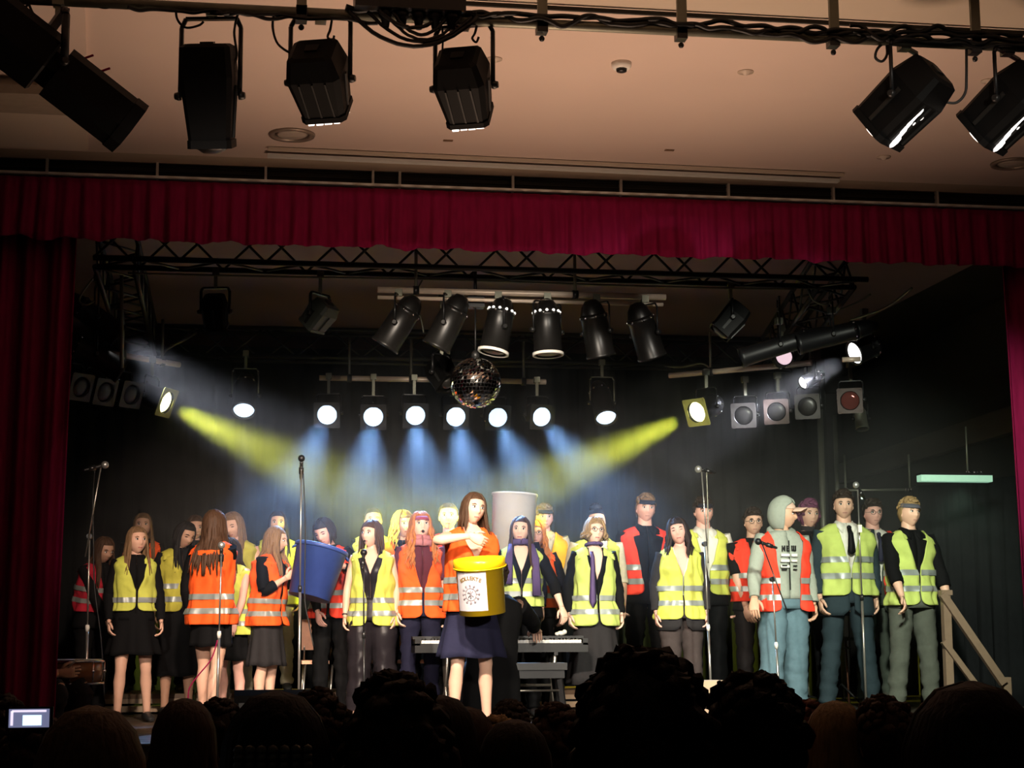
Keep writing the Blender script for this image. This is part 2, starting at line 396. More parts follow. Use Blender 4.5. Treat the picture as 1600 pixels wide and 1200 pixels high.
cable([at(200, 427, 1.1), at(420, 432, 1.1), at(700, 437, 1.1), at(1000, 447, 1.1), at(1240, 452, 1.1)], .008, 'thin pale cable strung under the front truss', M_olive)
cable([at(145, 435, 1.1), at(130, 455, 1.1), at(124, 470, 1.1), at(135, 476, 1.1), at(148, 470, 1.1)], .007, 'loop of pale cable hanging at the left truss corner', M_olive)
cable([at(1262, 452, 1.4), at(1272, 470, 1.4), at(1290, 476, 1.4), at(1300, 460, 1.5)], .007, 'loop of pale cable hanging at the right truss corner', M_olive)
cable([at(1330, 500, 1.9), at(1385, 480, 1.6), at(1425, 450, 1.3)], .010, 'thin pale cable slanting across the right truss', M_olive)
cable([at(1312, 484, 1.7), at(1345, 470, 1.6), at(1360, 460, 1.5)], .008, 'short pale cable above the right truss corner', M_olive)
cable([at(660, 437, 1.4), at(652, 452, 1.4), at(640, 470, 1.5), at(655, 490, 1.5), at(662, 520, 1.5)], .006, 'dangling cable between the first two black cans', M_olive)
# ================================================================ LANTERNS
def lens_mat(kind):
    return dict(blue=lambda: mat('lit lens blue white', (.8, .9, 1), .3, emit=(.60, .78, 1.0), estr=1.6),
                yellow=lambda: mat('lit lens yellow', (1, 1, .7), .3, emit=(1.0, 1.0, .45), estr=4.0),
                white=lambda: mat('lit lens white', (1, 1, 1), .3, emit=(1.0, .97, .95), estr=2.5),
                pink=lambda: mat('lit lens pink', (1, .7, .8), .3, emit=(1.0, .72, .80), estr=.9),
                foh=lambda: mat('lit lens warm', (1, .9, .8), .3, emit=(1.0, .86, .74), estr=5),
                off=lambda: mat('dark lens', (.012, .011, .010), .35, .0, spec=.4),
                amber=lambda: mat('red glass lens', (.20, .06, .05), .1, .6))[kind]()
def frame_of(d):
    d = V(d).normalized(); s = d.cross(V((0, 0, 1))).normalized(); u = s.cross(d); return d, s, u
def yoke_parts(o, d, s, half, up, ztop, m=None, wid=.016):
    # U bracket from the pivots up to the hanging clamp
    m = m or M_black
    pts = [s * half, s * half + V((0, 0, up * .88)), s * (half * .86) + V((0, 0, up)), -s * (half * .86) + V((0, 0, up)), -s * half + V((0, 0, up * .88)), -s * half]
    mb = MB()
    for i in range(len(pts) - 1): mb.beam(pts[i], pts[i + 1], wid, wid * .55) if abs(pts[i].z - pts[i + 1].z) < .01 else mb.bar(pts[i], pts[i + 1], wid * .45, 6)
    mb.make('yoke', m, o)
    for q in (1, -1): MB().lathe(s * q * (half - .005), s * q, [(0, .018), (.012, .02), (.03, .014)], 10).make('knob', M_dark, o)
    MB().box((0, 0, up + (ztop - up) / 2), (.025, .03, max(.03, ztop - up))).box((0, 0, ztop), (.05, .06, .05)).make('hook_clamp', M_olive, o)
def par_can(px, py, Y, d, lit, label, ztop=.28, L=.30, r=.10, frame=True, fcol=None, beam=None, mat_=None, group='black can lamps', tipped=0, yokem=None):
    c = at(px, py, Y) if isinstance(Y, float) or isinstance(Y, int) else at_z(px, py, Y[0])
    d, s, u = frame_of(d); body = mat_ or M_black
    o = thing('can_lamp', label, 'stage lamp', c, group)
    MB().lathe((0, 0, 0), d, [(-L * .62, .012), (-L * .60, r * .42), (-L * .50, r * .72), (-L * .36, r * .88), (-L * .33, r * .90)], 24).make('rear_cap', body, o)
    h = MB().lathe((0, 0, 0), d, [(-L * .33, r * .97), (-L * .27, r * .99), (-L * .25, r * .93), (0, r * .97), (L * .40, r), (L * .42, r * 1.06), (L * .46, r * 1.06), (L * .46, r * .93), (L * .40, r * .9)], 24).make('housing', body, o)
    for k in range(8):
        a = 2 * pi * k / 8
        MB().ball(d * (-L * .30) + (s * cos(a) + u * sin(a)) * r * .96, .010, 6, 4).make('screw', M_chrome, h)
    MB().lathe((0, 0, 0), d, [(L * .40, r * .90), (L * .44, r * .80), (L * .455, r * .4), (L * .46, .004)], 24).make('lens', lens_mat(lit), o)
    if frame:
        f = MB(); q = r * 1.12; zf = L * .49
        for a, b in ((s, u), (u, s), (-s, u), (-u, s)):
            f.beam(d * zf + a * q * .93 - b * q, d * zf + a * q * .93 + b * q, q * .13 * 2, .006) if False else f.box(d * zf + a * q * .93, (.26 * q, 2 * q, .006), Matrix((a, b, a.cross(b))).transposed())
        if frame != 'thin':
            n = 16; ring0 = []; ring1 = []
            for k in range(n):
                an = 2 * pi * k / n; e = max(abs(cos(an)), abs(sin(an)))
                ring0.append(d * (zf + .002) + (s * cos(an) + u * sin(an)) * r * .93); ring1.append(d * (zf + .002) + (s * cos(an) + u * sin(an)) * (q / e))
            f.ring_loft([ring0, ring1], 0, False)
        f.make('gel_frame', fcol or M_dark, o)
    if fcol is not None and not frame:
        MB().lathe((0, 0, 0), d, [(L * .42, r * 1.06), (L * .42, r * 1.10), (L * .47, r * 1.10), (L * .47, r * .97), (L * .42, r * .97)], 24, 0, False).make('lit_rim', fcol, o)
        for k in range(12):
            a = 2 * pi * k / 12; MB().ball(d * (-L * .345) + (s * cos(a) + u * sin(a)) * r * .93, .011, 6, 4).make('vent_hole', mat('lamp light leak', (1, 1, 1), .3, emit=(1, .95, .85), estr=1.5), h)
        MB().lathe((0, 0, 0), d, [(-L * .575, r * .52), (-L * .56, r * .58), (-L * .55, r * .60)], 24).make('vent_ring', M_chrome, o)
    yoke_parts(o, d, s, r * 1.12, max(.16, L * .55), ztop, yokem)
    if beam:
        pw, col, size, tgt = beam
        tn = (V(tgt) - c).normalized()
        spot('lamp_beam', c + tn * ((L * .50 + .004) / max(.62, tn.dot(d))), tgt, pw, col, size, .85, .07)
    return o
# six black cans hanging from the double bar, at stage front
aim = [(-.50, .15, -.80), (-.42, .15, -.85), (-.20, -.05, -.95), (.02, -.05, -.95), (.22, .2, -.93), (.34, .25, -.88)]
cans = [(622, 508), (699, 508), (778, 514), (855, 517), (932, 519), (1008, 522)]
nm = ['first black can lamp from the left on the double bar, tilted left', 'second black can lamp on the double bar, tilted left above the mirror ball', 'third black can lamp on the double bar, just right of the mirror ball top', 'fourth black can lamp on the double bar, hanging straight with bright screws', 'fifth black can lamp on the double bar, brownish barrel', 'last black can lamp at the right end of the double bar']
M_glossb = mat('glossy black enamel', (.008, .0075, .007), .35, 0, .2, spec=.35)
for (x, y), d, n_ in zip(cans, aim, nm):
    c = at(x, y, YP); par_can(x, y, YP, d, 'off', n_, BAR_Z - c.z - .02, .385, .102, False, M_white if x in (778, 855) else None, mat_=M_glossb, group='black cans on the double bar')
# row of six lit blue-white lamps at the back
bl = [(513, 645, -.30), (583, 648, -.14), (647, 646, 0.0), (709, 648, .05), (773, 649, .16), (839, 648, .36)]
bn = ['lit blue-white lamp, leftmost of the bright row', 'second lit blue-white lamp of the bright row', 'third lit blue-white lamp of the bright row, under the copper bar', 'fourth lit blue-white lamp, just left below the mirror ball', 'fifth lit blue-white lamp, just right below the mirror ball', 'lit blue-white lamp, rightmost of the bright row']
YL = 3.9
for (x, y, dx), n_ in zip(bl, bn):
    c = at(x, y, YL)
    par_can(x, y, YL, (dx * .45, -1, -.28), 'blue', n_, BAR2_Z - c.z, .30, .094, True, M_dark, (800, (.27, .52, 1.0), 37, c + V((dx * 3.6, -3.0, -2.6))), group='row of lit blue-white lamps')
# two brighter blue lamps with open brackets
par_can(383, 618, 3.7, (-.05, -.62, -.78), 'blue', 'lit black can in an open bracket below the back truss, left', .36, .42, .098, False, None, (200, (.55, .68, 1.0), 20, at(383, 900, 3.0)), mat_=M_glossb, group='lit cans in open brackets', yokem=M_olive)
par_can(941, 630, 3.7, (.05, -.62, -.78), 'blue', 'lit black can in an open bracket below the back truss, right', .36, .42, .098, False, None, (200, (.55, .68, 1.0), 20, at(941, 900, 3.0)), mat_=M_glossb, group='lit cans in open brackets', yokem=M_olive)
# yellow lamps
M_ygel = mat('yellow gel frame', (.35, .33, .08), .5)
c = at(237, 620, 2.9); par_can(237, 620, 2.9, (.80, -.40, -.36), 'yellow', 'lit yellow lamp at the left with a wide beam to the centre', .3, .30, .098, True, M_ygel, (4600, (.80, .86, .07), 25, at(540, 768, 3.7)), group='yellow beam lamps')
c = at(1104, 637, 2.9); par_can(1104, 637, 2.9, (-.72, -.52, -.34), 'yellow', 'lit yellow lamp at the right with a wide beam to the centre', .3, .30, .098, True, M_ygel, (4600, (.80, .86, .07), 25, at(812, 774, 3.7)), group='yellow beam lamps')
# unlit square framed lamps on both sides
M_gel = mat('grey gel frame', (.035, .031, .028), .55); M_gelr = mat('rust gel frame', (.055, .036, .030), .55)
for x, y, Y, n_ in ((112, 600, 2.3, 'dark lamp with a square grey frame, nearest the left red curtain'), (150, 608, 2.5, 'dark lamp with a round hole in its square frame, middle of the left three'), (191, 612, 2.7, 'dark lamp with a square frame, right of the left three, beside the yellow lamp')):
    par_can(x, y, Y, (.68, -.68, -.30), 'off', n_, .3, .24, .088, True, M_gel, group='unlit framed lamps at the left')
for x, y, Y, l_, n_ in ((1165, 648, 3.0, 'off', 'dark unlit framed lamp just right of the right yellow lamp'), (1216, 642, 2.9, 'off', 'rust-framed unlit lamp below the right sloping bar'), (1264, 634, 2.8, 'off', 'dark unlit framed lamp above the upright poles'), (1330, 625, 2.7, 'amber', 'unlit lamp with a red mottled glass in a square frame at the right')):
    par_can(x, y, Y, (-.42, -.88, -.18), l_, n_, .3, .24, .088, True, M_gelr if x in (1216, 1330) else M_gel, group='unlit framed lamps at the right')
# white side lamps
par_can(150, 498, 1.9, (.80, .18, -.57), 'white', 'upper black profile lamp poking out at the left curtain', .3, .46, .09, False, None, (450, (.8, .84, 1.0), 30, at(420, 700, 3.5)), group='black lamps at the left truss')
par_can(148, 556, 1.9, (.86, .2, -.47), 'white', 'lower black profile lamp poking out at the left curtain', .3, .50, .09, False, None, (450, (.8, .84, 1.0), 30, at(480, 720, 3.5)), group='black lamps at the left truss')
par_can(1352, 545, 2.1, (-.90, -.22, -.38), 'white', 'lit white lamp seen edge-on at the far right, above the poles', .3, .26, .098, False, None, (800, (.86, .88, 1.0), 26, at(1090, 690, 3.2)), group='white side lamps at the right')
par_can(1222, 560, 2.6, (-.05, -.99, .05), 'pink', 'pink-lit lamp rim on the right sloping bar', .25, .16, .075, False, None, None, group='white side lamps at the right')
par_can(1268, 592, 2.6, (-.88, -.25, -.40), 'white', 'narrow lamp seen edge-on below the right sloping bar', .3, .22, .055, False, None, (300, (.86, .88, 1.0), 26, at(1090, 700, 3.2)), group='white side lamps at the right')

# ---- square lanterns
M_pitch = mat('matt black housing', (.003, .003, .003), .6, 0, .3, spec=.12)
M_pitch2 = mat('matt black rib', (.012, .012, .011), .5, 0, .3, spec=.3)
def rr_(r, a, b): return r.uniform(a, b)
def box_lamp(c, d, W, H_, L, label, ztop, lit='off', rib=3, taper=.82, group=None, nose=None, clip=.22, lens_w=.8, m=None, hang=None, rear=.9, bulge=1.0):
    d, s, u = frame_of(d); m = m or M_pitch
    o = thing('lantern', label, 'stage lamp', c, group)
    def sec(t, k, kw=1):
        w_, h_ = W / 2 * k * kw, H_ / 2 * k; c_ = clip * min(w_, h_)
        return [d * t + s * x + u * y for x, y in ((-w_ + c_, -h_), (w_ - c_, -h_), (w_, -h_ + c_), (w_, h_ - c_), (w_ - c_, h_), (-w_ + c_, h_), (-w_, h_ - c_), (-w_, -h_ + c_))]
    mb = MB().ring_loft([sec(-L * .5, taper * .8), sec(-L * .47, taper), sec(-L * .18, bulge), sec(L * .42, rear), sec(L * .42, rear * 1.05), sec(L * .5, rear * 1.05), sec(L * .5, rear * .92), sec(L * .44, rear * .90)], 0, True, True, False)
    h = mb.make('housing', m, o)
    for k in range(rib):
        y = (k - (rib - 1) / 2) * W * .24
        MB().beam(d * (-L * .16) + s * y - u * (H_ / 2 * bulge + .003), d * (L * .4) + s * y - u * (H_ / 2 * rear + .003), .008, .010).make('rib', M_pitch2, h)
    for q in (1, -1): MB().beam(d * (-L * .1) + s * q * (W / 2 * bulge + .003), d * (L * .4) + s * q * (W / 2 * rear + .003), .008, .02).make('side_rail', M_pitch2, h)
    MB().box(-d * (L * .505), (.06, .012, .05), Matrix((s, d, u)).transposed()).make('rear_plate', M_pitch2, o)
    if lit == 'foh' and d.x > 0: MB().box(d * (L * .57) + u * (H_ * .35 * rear), (W * rear * .8, L * .20, .006), Matrix((s, d, u)).transposed()).make('front_lip', M_white, o)  # pale lip added to catch lens light as a bright slit
    MB().lathe((0, 0, 0), d, [(L * .44, W * .5 * lens_w * .9), (L * .50, W * .5 * lens_w * .8), (L * .55, W * .5 * lens_w * .45), (L * .56, .004)], 20).make('lens', lens_mat(lit), o)
    M_glow = mat('painted warm glow', (1, .95, .9), .3, emit=(1, .93, .88), estr=2.2)
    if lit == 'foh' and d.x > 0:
        q = MB(); rk = random.Random(int(abs(c[0]) * 100))  # glowing slivers painted at the front rim for lens spill
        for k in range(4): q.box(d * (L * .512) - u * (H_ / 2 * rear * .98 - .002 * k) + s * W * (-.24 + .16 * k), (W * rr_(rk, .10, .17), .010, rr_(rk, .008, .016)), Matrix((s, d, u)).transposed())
        q.make('painted_glow', M_glow, o)
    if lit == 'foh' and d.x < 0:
        q = MB()  # glowing blobs painted as a bright reflection along the underside
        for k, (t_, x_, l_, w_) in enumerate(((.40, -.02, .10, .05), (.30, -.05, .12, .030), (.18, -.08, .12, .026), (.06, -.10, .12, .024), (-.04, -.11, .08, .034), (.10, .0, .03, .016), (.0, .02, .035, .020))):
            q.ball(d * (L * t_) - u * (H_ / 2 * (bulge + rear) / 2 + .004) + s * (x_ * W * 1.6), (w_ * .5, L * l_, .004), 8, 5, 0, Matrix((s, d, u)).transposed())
        q.make('painted_glow', M_glow, o)
    if nose:
        MB().lathe((0, 0, 0), d, nose, 8).make('lens_tube', m, o)
    yoke_parts(o, d, s, W / 2 + .016, max(L, H_) * .42 if hang is None else hang, ztop, None, .024)
    return o
ZP = at_z(800, 32, ZC - .30).z
# hall lighting bar: pipe with hangers
pa = at_z(-60, -6, ZP); pb = at_z(1660, 77, ZP)
fb = thing('lighting_bar', 'long grey pipe under the hall ceiling carrying the front lamps', 'pipe', pa)
MB().bar(V(), pb - pa, .024, 12).make('tube', M_olive, fb)
for x in (470, 843, 1060, 1298, 1520):
    p = at_z(x, 10 + x * .041, ZP); q = pa + (pb - pa) * ((p.x - pa.x) / (pb.x - pa.x)) - pa
    MB().box(q + V((0, -.02, .13)), (.045, .02, .30)).make('bracket', M_olive, fb)
    MB().box(q + V((0, 0, -.01)), (.05, .06, .07)).ball(q + V((0, 0, -.07)), .014, 8, 6).make('pipe_clamp', M_dark, fb)
def onbar(x): 
    p = at_z(x, 32 + (x - 800) * .047, ZP); return pa + (pb - pa) * ((p.x - pa.x) / (pb.x - pa.x))
def foh(px, py, x_hang, d, W, H_, L, label, lit, **k):
    b_ = onbar(x_hang); c = at(px, py, b_.y + .05)
    return box_lamp(c, d, W, H_, L, label, ZP - c.z, lit, **k)
foh(328, 150, 330, (.06, .34, -.94), .235, .20, .46, 'tall narrow black lantern hanging upright, second from the left', 'off', rib=0, taper=.95, bulge=1.0, rear=.80, group='front lanterns on the hall bar', hang=.36)
foh(500, 126, 505, (.26, .72, -.64), .25, .24, .33, 'black ribbed lantern pointing at the stage, left one of the middle pair', 'foh', group='front lanterns on the hall bar', rear=.80, hang=.30)
foh(725, 136, 732, (.28, .72, -.64), .24, .23, .33, 'black ribbed lantern pointing at the stage, right one of the middle pair', 'foh', group='front lanterns on the hall bar', rear=.80, hang=.29)
foh(1416, 158, 1412, (-.56, .62, -.60), .26, .24, .40, 'black lantern tilted left with bright streaks painted on its underside, at the right', 'foh', group='front lanterns on the hall bar', rear=.94, hang=.27)
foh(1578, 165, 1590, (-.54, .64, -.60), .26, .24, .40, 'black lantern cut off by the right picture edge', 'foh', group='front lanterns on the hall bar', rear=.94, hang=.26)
# long profile lantern at top left
c = at(88, 112, onbar(70).y + .0); d, s, u = frame_of((.74, .25, -.50))
o = thing('profile_lantern', 'big long black profile lantern slanting down at the top left corner', 'stage lamp', c, 'front lanterns on the hall bar')
def octa(t, w_, h_, k=.45):
    c_ = min(w_, h_) * k
    return [d * t + s * x + u * y for x, y in ((-w_ + c_, -h_), (w_ - c_, -h_), (w_, -h_ + c_), (w_, h_ - c_), (w_ - c_, h_), (-w_ + c_, h_), (-w_, h_ - c_), (-w_, -h_ + c_))]
MB().ring_loft([octa(-.48, .09, .09), octa(-.46, .13, .125), octa(-.06, .13, .125), octa(-.05, .12, .11)], 0, True, True, False).make('lamp_house', M_pitch, o)
MB().ring_loft([octa(-.06, .085, .08), octa(.02, .085, .08)], 0, True, True, False).make('gate', M_pitch, o)
MB().ring_loft([octa(.0, .115, .11), octa(.34, .115, .11), octa(.345, .12, .115), octa(.40, .12, .115), octa(.40, .10, .095), octa(.37, .095, .09)], 0, True, True, False).make('lens_tube', M_pitch, o)
MB().lathe((0, 0, 0), d, [(.36, .09), (.385, .07), (.39, .004)], 16).make('lens', lens_mat('off'), o)
for q in (.06, .15): MB().bar(d * (-.02 + q) + u * .10, d * (.02 + q) + u * .17, .006, 6).make('lever', M_velvet, o)
yoke_parts(o, d, s, .15, .24, ZP - c.z, None, .04)
# boxy lamps under the front truss
def stage_box(px, py, Y, d, W, H_, L, label, lit='off', m=None, **k):
    c = at(px, py, Y); return box_lamp(c, d, W, H_, L, label, ztr - .16 - c.z, lit, m=m, group='boxy lamps under the front truss', **k)
stage_box(336, 487, 1.145, (.10, .5, -.86), .17, .15, .24, 'dark boxy lamp under the front truss, in front of the mauve panel at left', rib=1, hang=.17)
ob = stage_box(500, 492, 1.145, (-.55, .45, -.70), .20, .16, .22, 'boxy lamp with a pale front edge and round silver knob, left of the can row', rib=1, hang=.15, m=mat('green-black enamel', (.03, .035, .03), .35))
stage_box(1142, 500, 1.145, (-.62, .1, -.70), .20, .19, .26, 'dark boxy lamp with an open front frame at right of the can row', rib=1, hang=.14)
stage_box(690, 583, 1.8, (.35, -.5, -.75), .15, .2, .24, 'black flat lamp hanging just left of the mirror ball', rib=0, hang=.14)
par_can(1218, 541, 1.9, (-.93, .2, -.28), 'off', 'long dark lamp lying along the right truss', .2, .7, .075, False, group='dark lamps along the right truss')
par_can(1300, 525, 1.7, (-.93, .2, -.22), 'off', 'second long dark lamp lying along the right truss, higher', .2, .6, .08, False, group='dark lamps along the right truss')
par_can(1345, 655, 4.0, (0, -.3, -.95), 'off', 'small brass-coloured lamp beside the top of the upright poles', .25, .22, .06, False, mat_=M_olive, group='dark lamps along the right truss')
# power box with looped cables at the top centre
bx = onbar(650) + V((0, -.02, .05))
o = thing('distribution_box', 'black power distribution box with sockets on the hall bar, top centre', 'box', bx)
MB().box((-.03, 0, .04), (.50, .16, .16)).make('case', M_black, o)
for k in range(5): MB().lathe((-.14 + .075 * k, -.02, -.02), (0, -.12, -1), [(0, .032), (.05, .032), (.055, .022), (.10, .016)], 10).make('plug', M_black, o)
for k in range(4): MB().ball((-.20 + .10 * k, -.085, .04), .016, 8, 6).make('socket', M_white if k == 0 else M_dark, o)
for k, (x0, x1, sg, r_) in enumerate(((545, 745, .15, .011), (575, 735, .13, .009), (600, 720, .12, .008), (612, 700, .10, .009), (590, 690, .07, .010))):
    p = onbar(x0) + V((0, -.04 - .01 * k, .0)); q = onbar(x1) + V((0, -.05, .0))
    tag(MB().tube(catenary(p, q, sg, 16, .004), r_, 6, (.1, .2, .97)).make('cable_loop', M_cable, loc=p),
        ['outermost black cable loop hanging under the power box', 'second black cable loop under the power box', 'third black cable loop under the power box', 'short inner cable loop under the power box', 'thick flat cable loop left under the power box'][k], 'cable', 'looped cables under the power box')
def barcable(x0, x1, r_, seed, label, dz=.02, amp=.02, dy=-.03):
    rr = random.Random(seed); n = int(abs(x1 - x0) / 18) + 2; pts = []
    for i in range(n):
        x = x0 + (x1 - x0) * i / (n - 1); pts.append(onbar(x) + V((0, dy + rr.uniform(-.012, .012), dz + amp * noise.noise(V((x * .02, seed, 0))) + rr.uniform(-.004, .004))))
    cable(pts, r_, label, group='black cables along the hall bar')
barcable(200, 560, .009, 1, 'thin black cable along the hall bar, left part', -.03, .02)
barcable(330, 590, .010, 2, 'black cable along the hall bar above the left ribbed lantern', -.035, .04)
barcable(735, 1640, .013, 3, 'thick black cable bundle along the right half of the hall bar', .03, .05)
barcable(735, 1640, .012, 4, 'second black cable bundle twisted along the right half of the hall bar', .015, .06)
barcable(1180, 1640, .012, 5, 'black cable clump above the right tilted lantern', -.01, .09)
barcable(1330, 1600, .012, 6, 'tangled black cable at the right end of the hall bar', .05, .10)
barcable(540, 745, .016, 7, 'black cable passing behind the power box', .02, .03)
def hallc(pts, r, label): cable([onbar(p[0]) + (at(p[0], p[1], onbar(p[0]).y) - onbar(p[0])) if True else 0 for p in pts], r, label, group='loose cables of the front lanterns')
hallc([(430, 10), (426, 40), (432, 65), (445, 78), (458, 84)], .006, 'thin black cable arcing down left of the left ribbed lantern')
hallc([(275, 12), (277, 30), (290, 43), (310, 40), (318, 34)], .006, 'thin cable looping above the tall narrow lantern')
hallc([(372, 20), (366, 50), (370, 85), (364, 105)], .006, 'cable running down the side of the tall narrow lantern')
hallc([(691, 42), (692, 62), (691, 84)], .005, 'thin cable dropping to the right ribbed lantern')
hallc([(1510, 70), (1510, 120), (1508, 145), (1495, 160), (1478, 160)], .007, 'long black cable hanging right of the tilted lantern')
hallc([(1388, 62), (1372, 75), (1368, 90), (1378, 96), (1386, 85), (1385, 66)], .007, 'small cable loop above the tilted lantern')
hallc([(52, -10), (40, 12), (24, 34)], .006, 'thin cable crossing above the big profile lantern')
hallc([(38, -10), (50, 18), (56, 28)], .006, 'second thin cable crossing above the big profile lantern')
hallc([(147, 2), (152, 9), (165, 12), (180, 8), (188, 2)], .007, 'small cable loop on the bar at the top left')
hallc([(745, 40), (742, 52), (738, 60), (744, 66), (748, 58)], .006, 'knotted safety cable above the right ribbed lantern')
hallc([(519, 28), (516, 46), (512, 58), (520, 62), (522, 56)], .006, 'knotted safety cable above the left ribbed lantern')
# ---------------------------------------------------------------- ceiling fittings
def recessed(px, py, r, label):
    c = at_z(px, py, ZC); o = thing('recessed_downlight', label, 'ceiling light', c, 'round downlights in the hall ceiling')
    MB().lathe((0, 0, 0), (0, 0, -1), [(0, r), (.012, r * .97), (.014, r * .80), (.004, r * .72), (0, r * .72)], 28).make('trim_ring', mat('brown metal trim', (.30, .24, .19), .4, .4), o)
    MB().lathe((0, 0, 0), (0, 0, -1), [(.0, r * .70), (.010, r * .55), (.014, .005)], 24).make('diffuser', mat('frosted glass', (.45, .38, .31), .3), o)
recessed(456, 210, .145, 'round recessed downlight left of centre, between the lanterns and the red valance')
recessed(1582, 255, .145, 'round recessed downlight at the right picture edge')
c = at_z(971, 98, ZC); o = thing('smoke_detector', 'white round smoke detector on the hall ceiling', 'smoke detector', c)
MB().lathe((0, 0, 0), (0, 0, -1), [(0, .055), (.02, .055), (.035, .045)], 20).make('base', M_white, o)
MB().lathe((0, 0, 0), (0, 0, -1), [(.035, .03), (.05, .028), (.055, .018), (.058, .004)], 16).make('sensor_head', M_dark, o)
for px, py, lb in ((772, 92, 'small square ceiling bracket beside the right ribbed lantern'), (1165, 112, 'small ceiling fitting with a white tip right of the smoke detector'), (1381, 245, 'flat round ceiling cover below the tilted lantern'), (1545, 126, 'small ceiling ring beside the right edge lantern')):
    c = at_z(px, py, ZC); tag(MB().lathe((0, 0, 0), (0, 0, -1), [(0, .045), (.006, .045), (.008, .02), (.02, .012), (.024, .003)], 16).make('ceiling_fitting', mat('beige plastic', (.55, .45, .36), .5), loc=(0, 0, 0)), lb, 'ceiling fitting', 'small ceiling fittings').location = c
for px, py, lb in ((700, 219, 'tiny dark mark on the ceiling left of centre'), (1046, 234, 'tiny dark slot on the ceiling right of centre')):
    o = MB().box((0, 0, -.003), (.06, .025, .006)).make('ceiling_clip', M_wood); o.location = at_z(px, py, ZC); tag(o, lb, 'clip', 'small ceiling clips')

# ---------------------------------------------------------------- mirror ball
c = at(743, 598, 1.05); rb = .182
o = thing('mirror_ball', 'mirror ball of small silver tiles hanging at stage centre', 'mirror ball', c)
MB().ball((0, 0, 0), rb * .975, 32, 20).make('core', M_dark, o)
mb = MB(); nl = 22
for i in range(nl):
    e0 = -pi / 2 + pi * (i + .07) / nl; e1 = -pi / 2 + pi * (i + .93) / nl; em = (e0 + e1) / 2; nn = max(4, int(2 * nl * cos(em)))
    for j in range(nn):
        t0 = 2 * pi * (j + .05) / nn; t1 = 2 * pi * (j + .95) / nn; b_ = len(mb.v); jr = V((rnd.uniform(-1, 1), rnd.uniform(-1, 1), rnd.uniform(-1, 1))) * .0015
        k = 0
        for e, t in ((e0, t0), (e0, t1), (e1, t1), (e1, t0)):
            k += 1; mb.v.append(tuple(V((cos(e) * cos(t), cos(e) * sin(t), sin(e))) * rb + jr * (k % 2 * 2 - 1)))
        mb.f.append((b_, b_ + 1, b_ + 2, b_ + 3)); mb.m.append(0); mb.s.append(False)
mb.make('mirror_tiles', mat('mirror', (.86, .84, .80), .06, 1, .03), o, kind='stuff')
MB().bar((0, 0, rb * .97), (0, 0, .55), .006).lathe((0, 0, rb), (0, 0, 1), [(-.01, .03), (.03, .028), (.05, .015)], 12).make('hanger', M_dark, o)
MB().box((0, 0, .58), (.12, .10, .08)).bar((0, 0, .6), (0, 0, ztr - c.z - .1), .012).make('motor', M_black, o)

# ---------------------------------------------------------------- right side lights
a = at(1436, 749, 3.0); b = at(1547, 747, 3.0); o = thing('tube_light', 'pale green glowing tube light hanging at the right of the stage', 'light', (a + b) / 2)
L_ = (b - a).length; MB().box((0, 0, 0), (L_, .10, .055)).make('diffuser', mat('green-lit plastic', (.35, .55, .42), .4, emit=(.42, .78, .55), estr=.55), o)
MB().box((0, 0, .035), (L_ * 1.01, .11, .015)).make('casing', M_dark, o)
for q in (-.02, .0, .05, .08, .11): MB().ball((q + .12, -.03, .055), .013, 8, 5).make('clamp', M_chrome, o)
MB().bar((.12, 0, .04), (.12, 0, .45), .008).make('rod', M_olive, o)
spot('tube_glow', (a + b) / 2 + V((0, -.1, -.1)), (a + b) / 2 + V((0, 0, -2)), 3, (.5, 1, .7), 140)
a = at(1318, 766, 5.2); b = at(1425, 765, 5.2); o = pipe('cross_bar', a, b, .012, M_olive, 'thin horizontal bar with small clamps above the men at the right', 'bar', (.03, .97), .35)
for q in (.90, .94, .98, 1.0): MB().ball((b - a) * q + V((0, -.02, 0)), .02, 8, 6).make('clamp', M_chrome, o)
o = MB().ball((0, 0, 0), .014, 8, 6).make('indicator_lamp', mat('indicator', (.9, .95, .9), .3, emit=(.8, 1, .85), estr=1.5)); o.location = at(1347, 778, 5.2); tag(o, 'tiny white indicator light behind the man with glasses at right', 'light')
# ================================================================ PEOPLE
def sgn(x): return 1 if x >= 0 else -1
def smooth(a, b, x):
    t = max(0, min(1, (x - a) / (b - a))); return t * t * (3 - 2 * t)
TF = [(.84, .165, .112), (.90, .172, .118), (.98, .166, .112), (1.08, .136, .096), (1.2, .146, .108), (1.28, .158, .122), (1.34, .160, .112), (1.39, .163, .098), (1.415, .152, .086), (1.44, .122, .074), (1.465, .088, .064), (1.49, .063, .056), (1.51, .050, .050)]
TM = [(.84, .165, .112), (.90, .170, .115), (.98, .166, .112), (1.08, .156, .104), (1.2, .170, .114), (1.30, .188, .124), (1.36, .196, .114), (1.395, .192, .102), (1.42, .172, .088), (1.445, .135, .076), (1.47, .097, .068), (1.49, .072, .062), (1.51, .058, .056)]
def prof(T, z):
    if z <= T[0][0]: return T[0][1:]
    for a, b in zip(T, T[1:]):
        if z <= b[0]:
            t = (z - a[0]) / (b[0] - a[0]); return a[1] + (b[1] - a[1]) * t, a[2] + (b[2] - a[2]) * t
    return T[-1][1:]
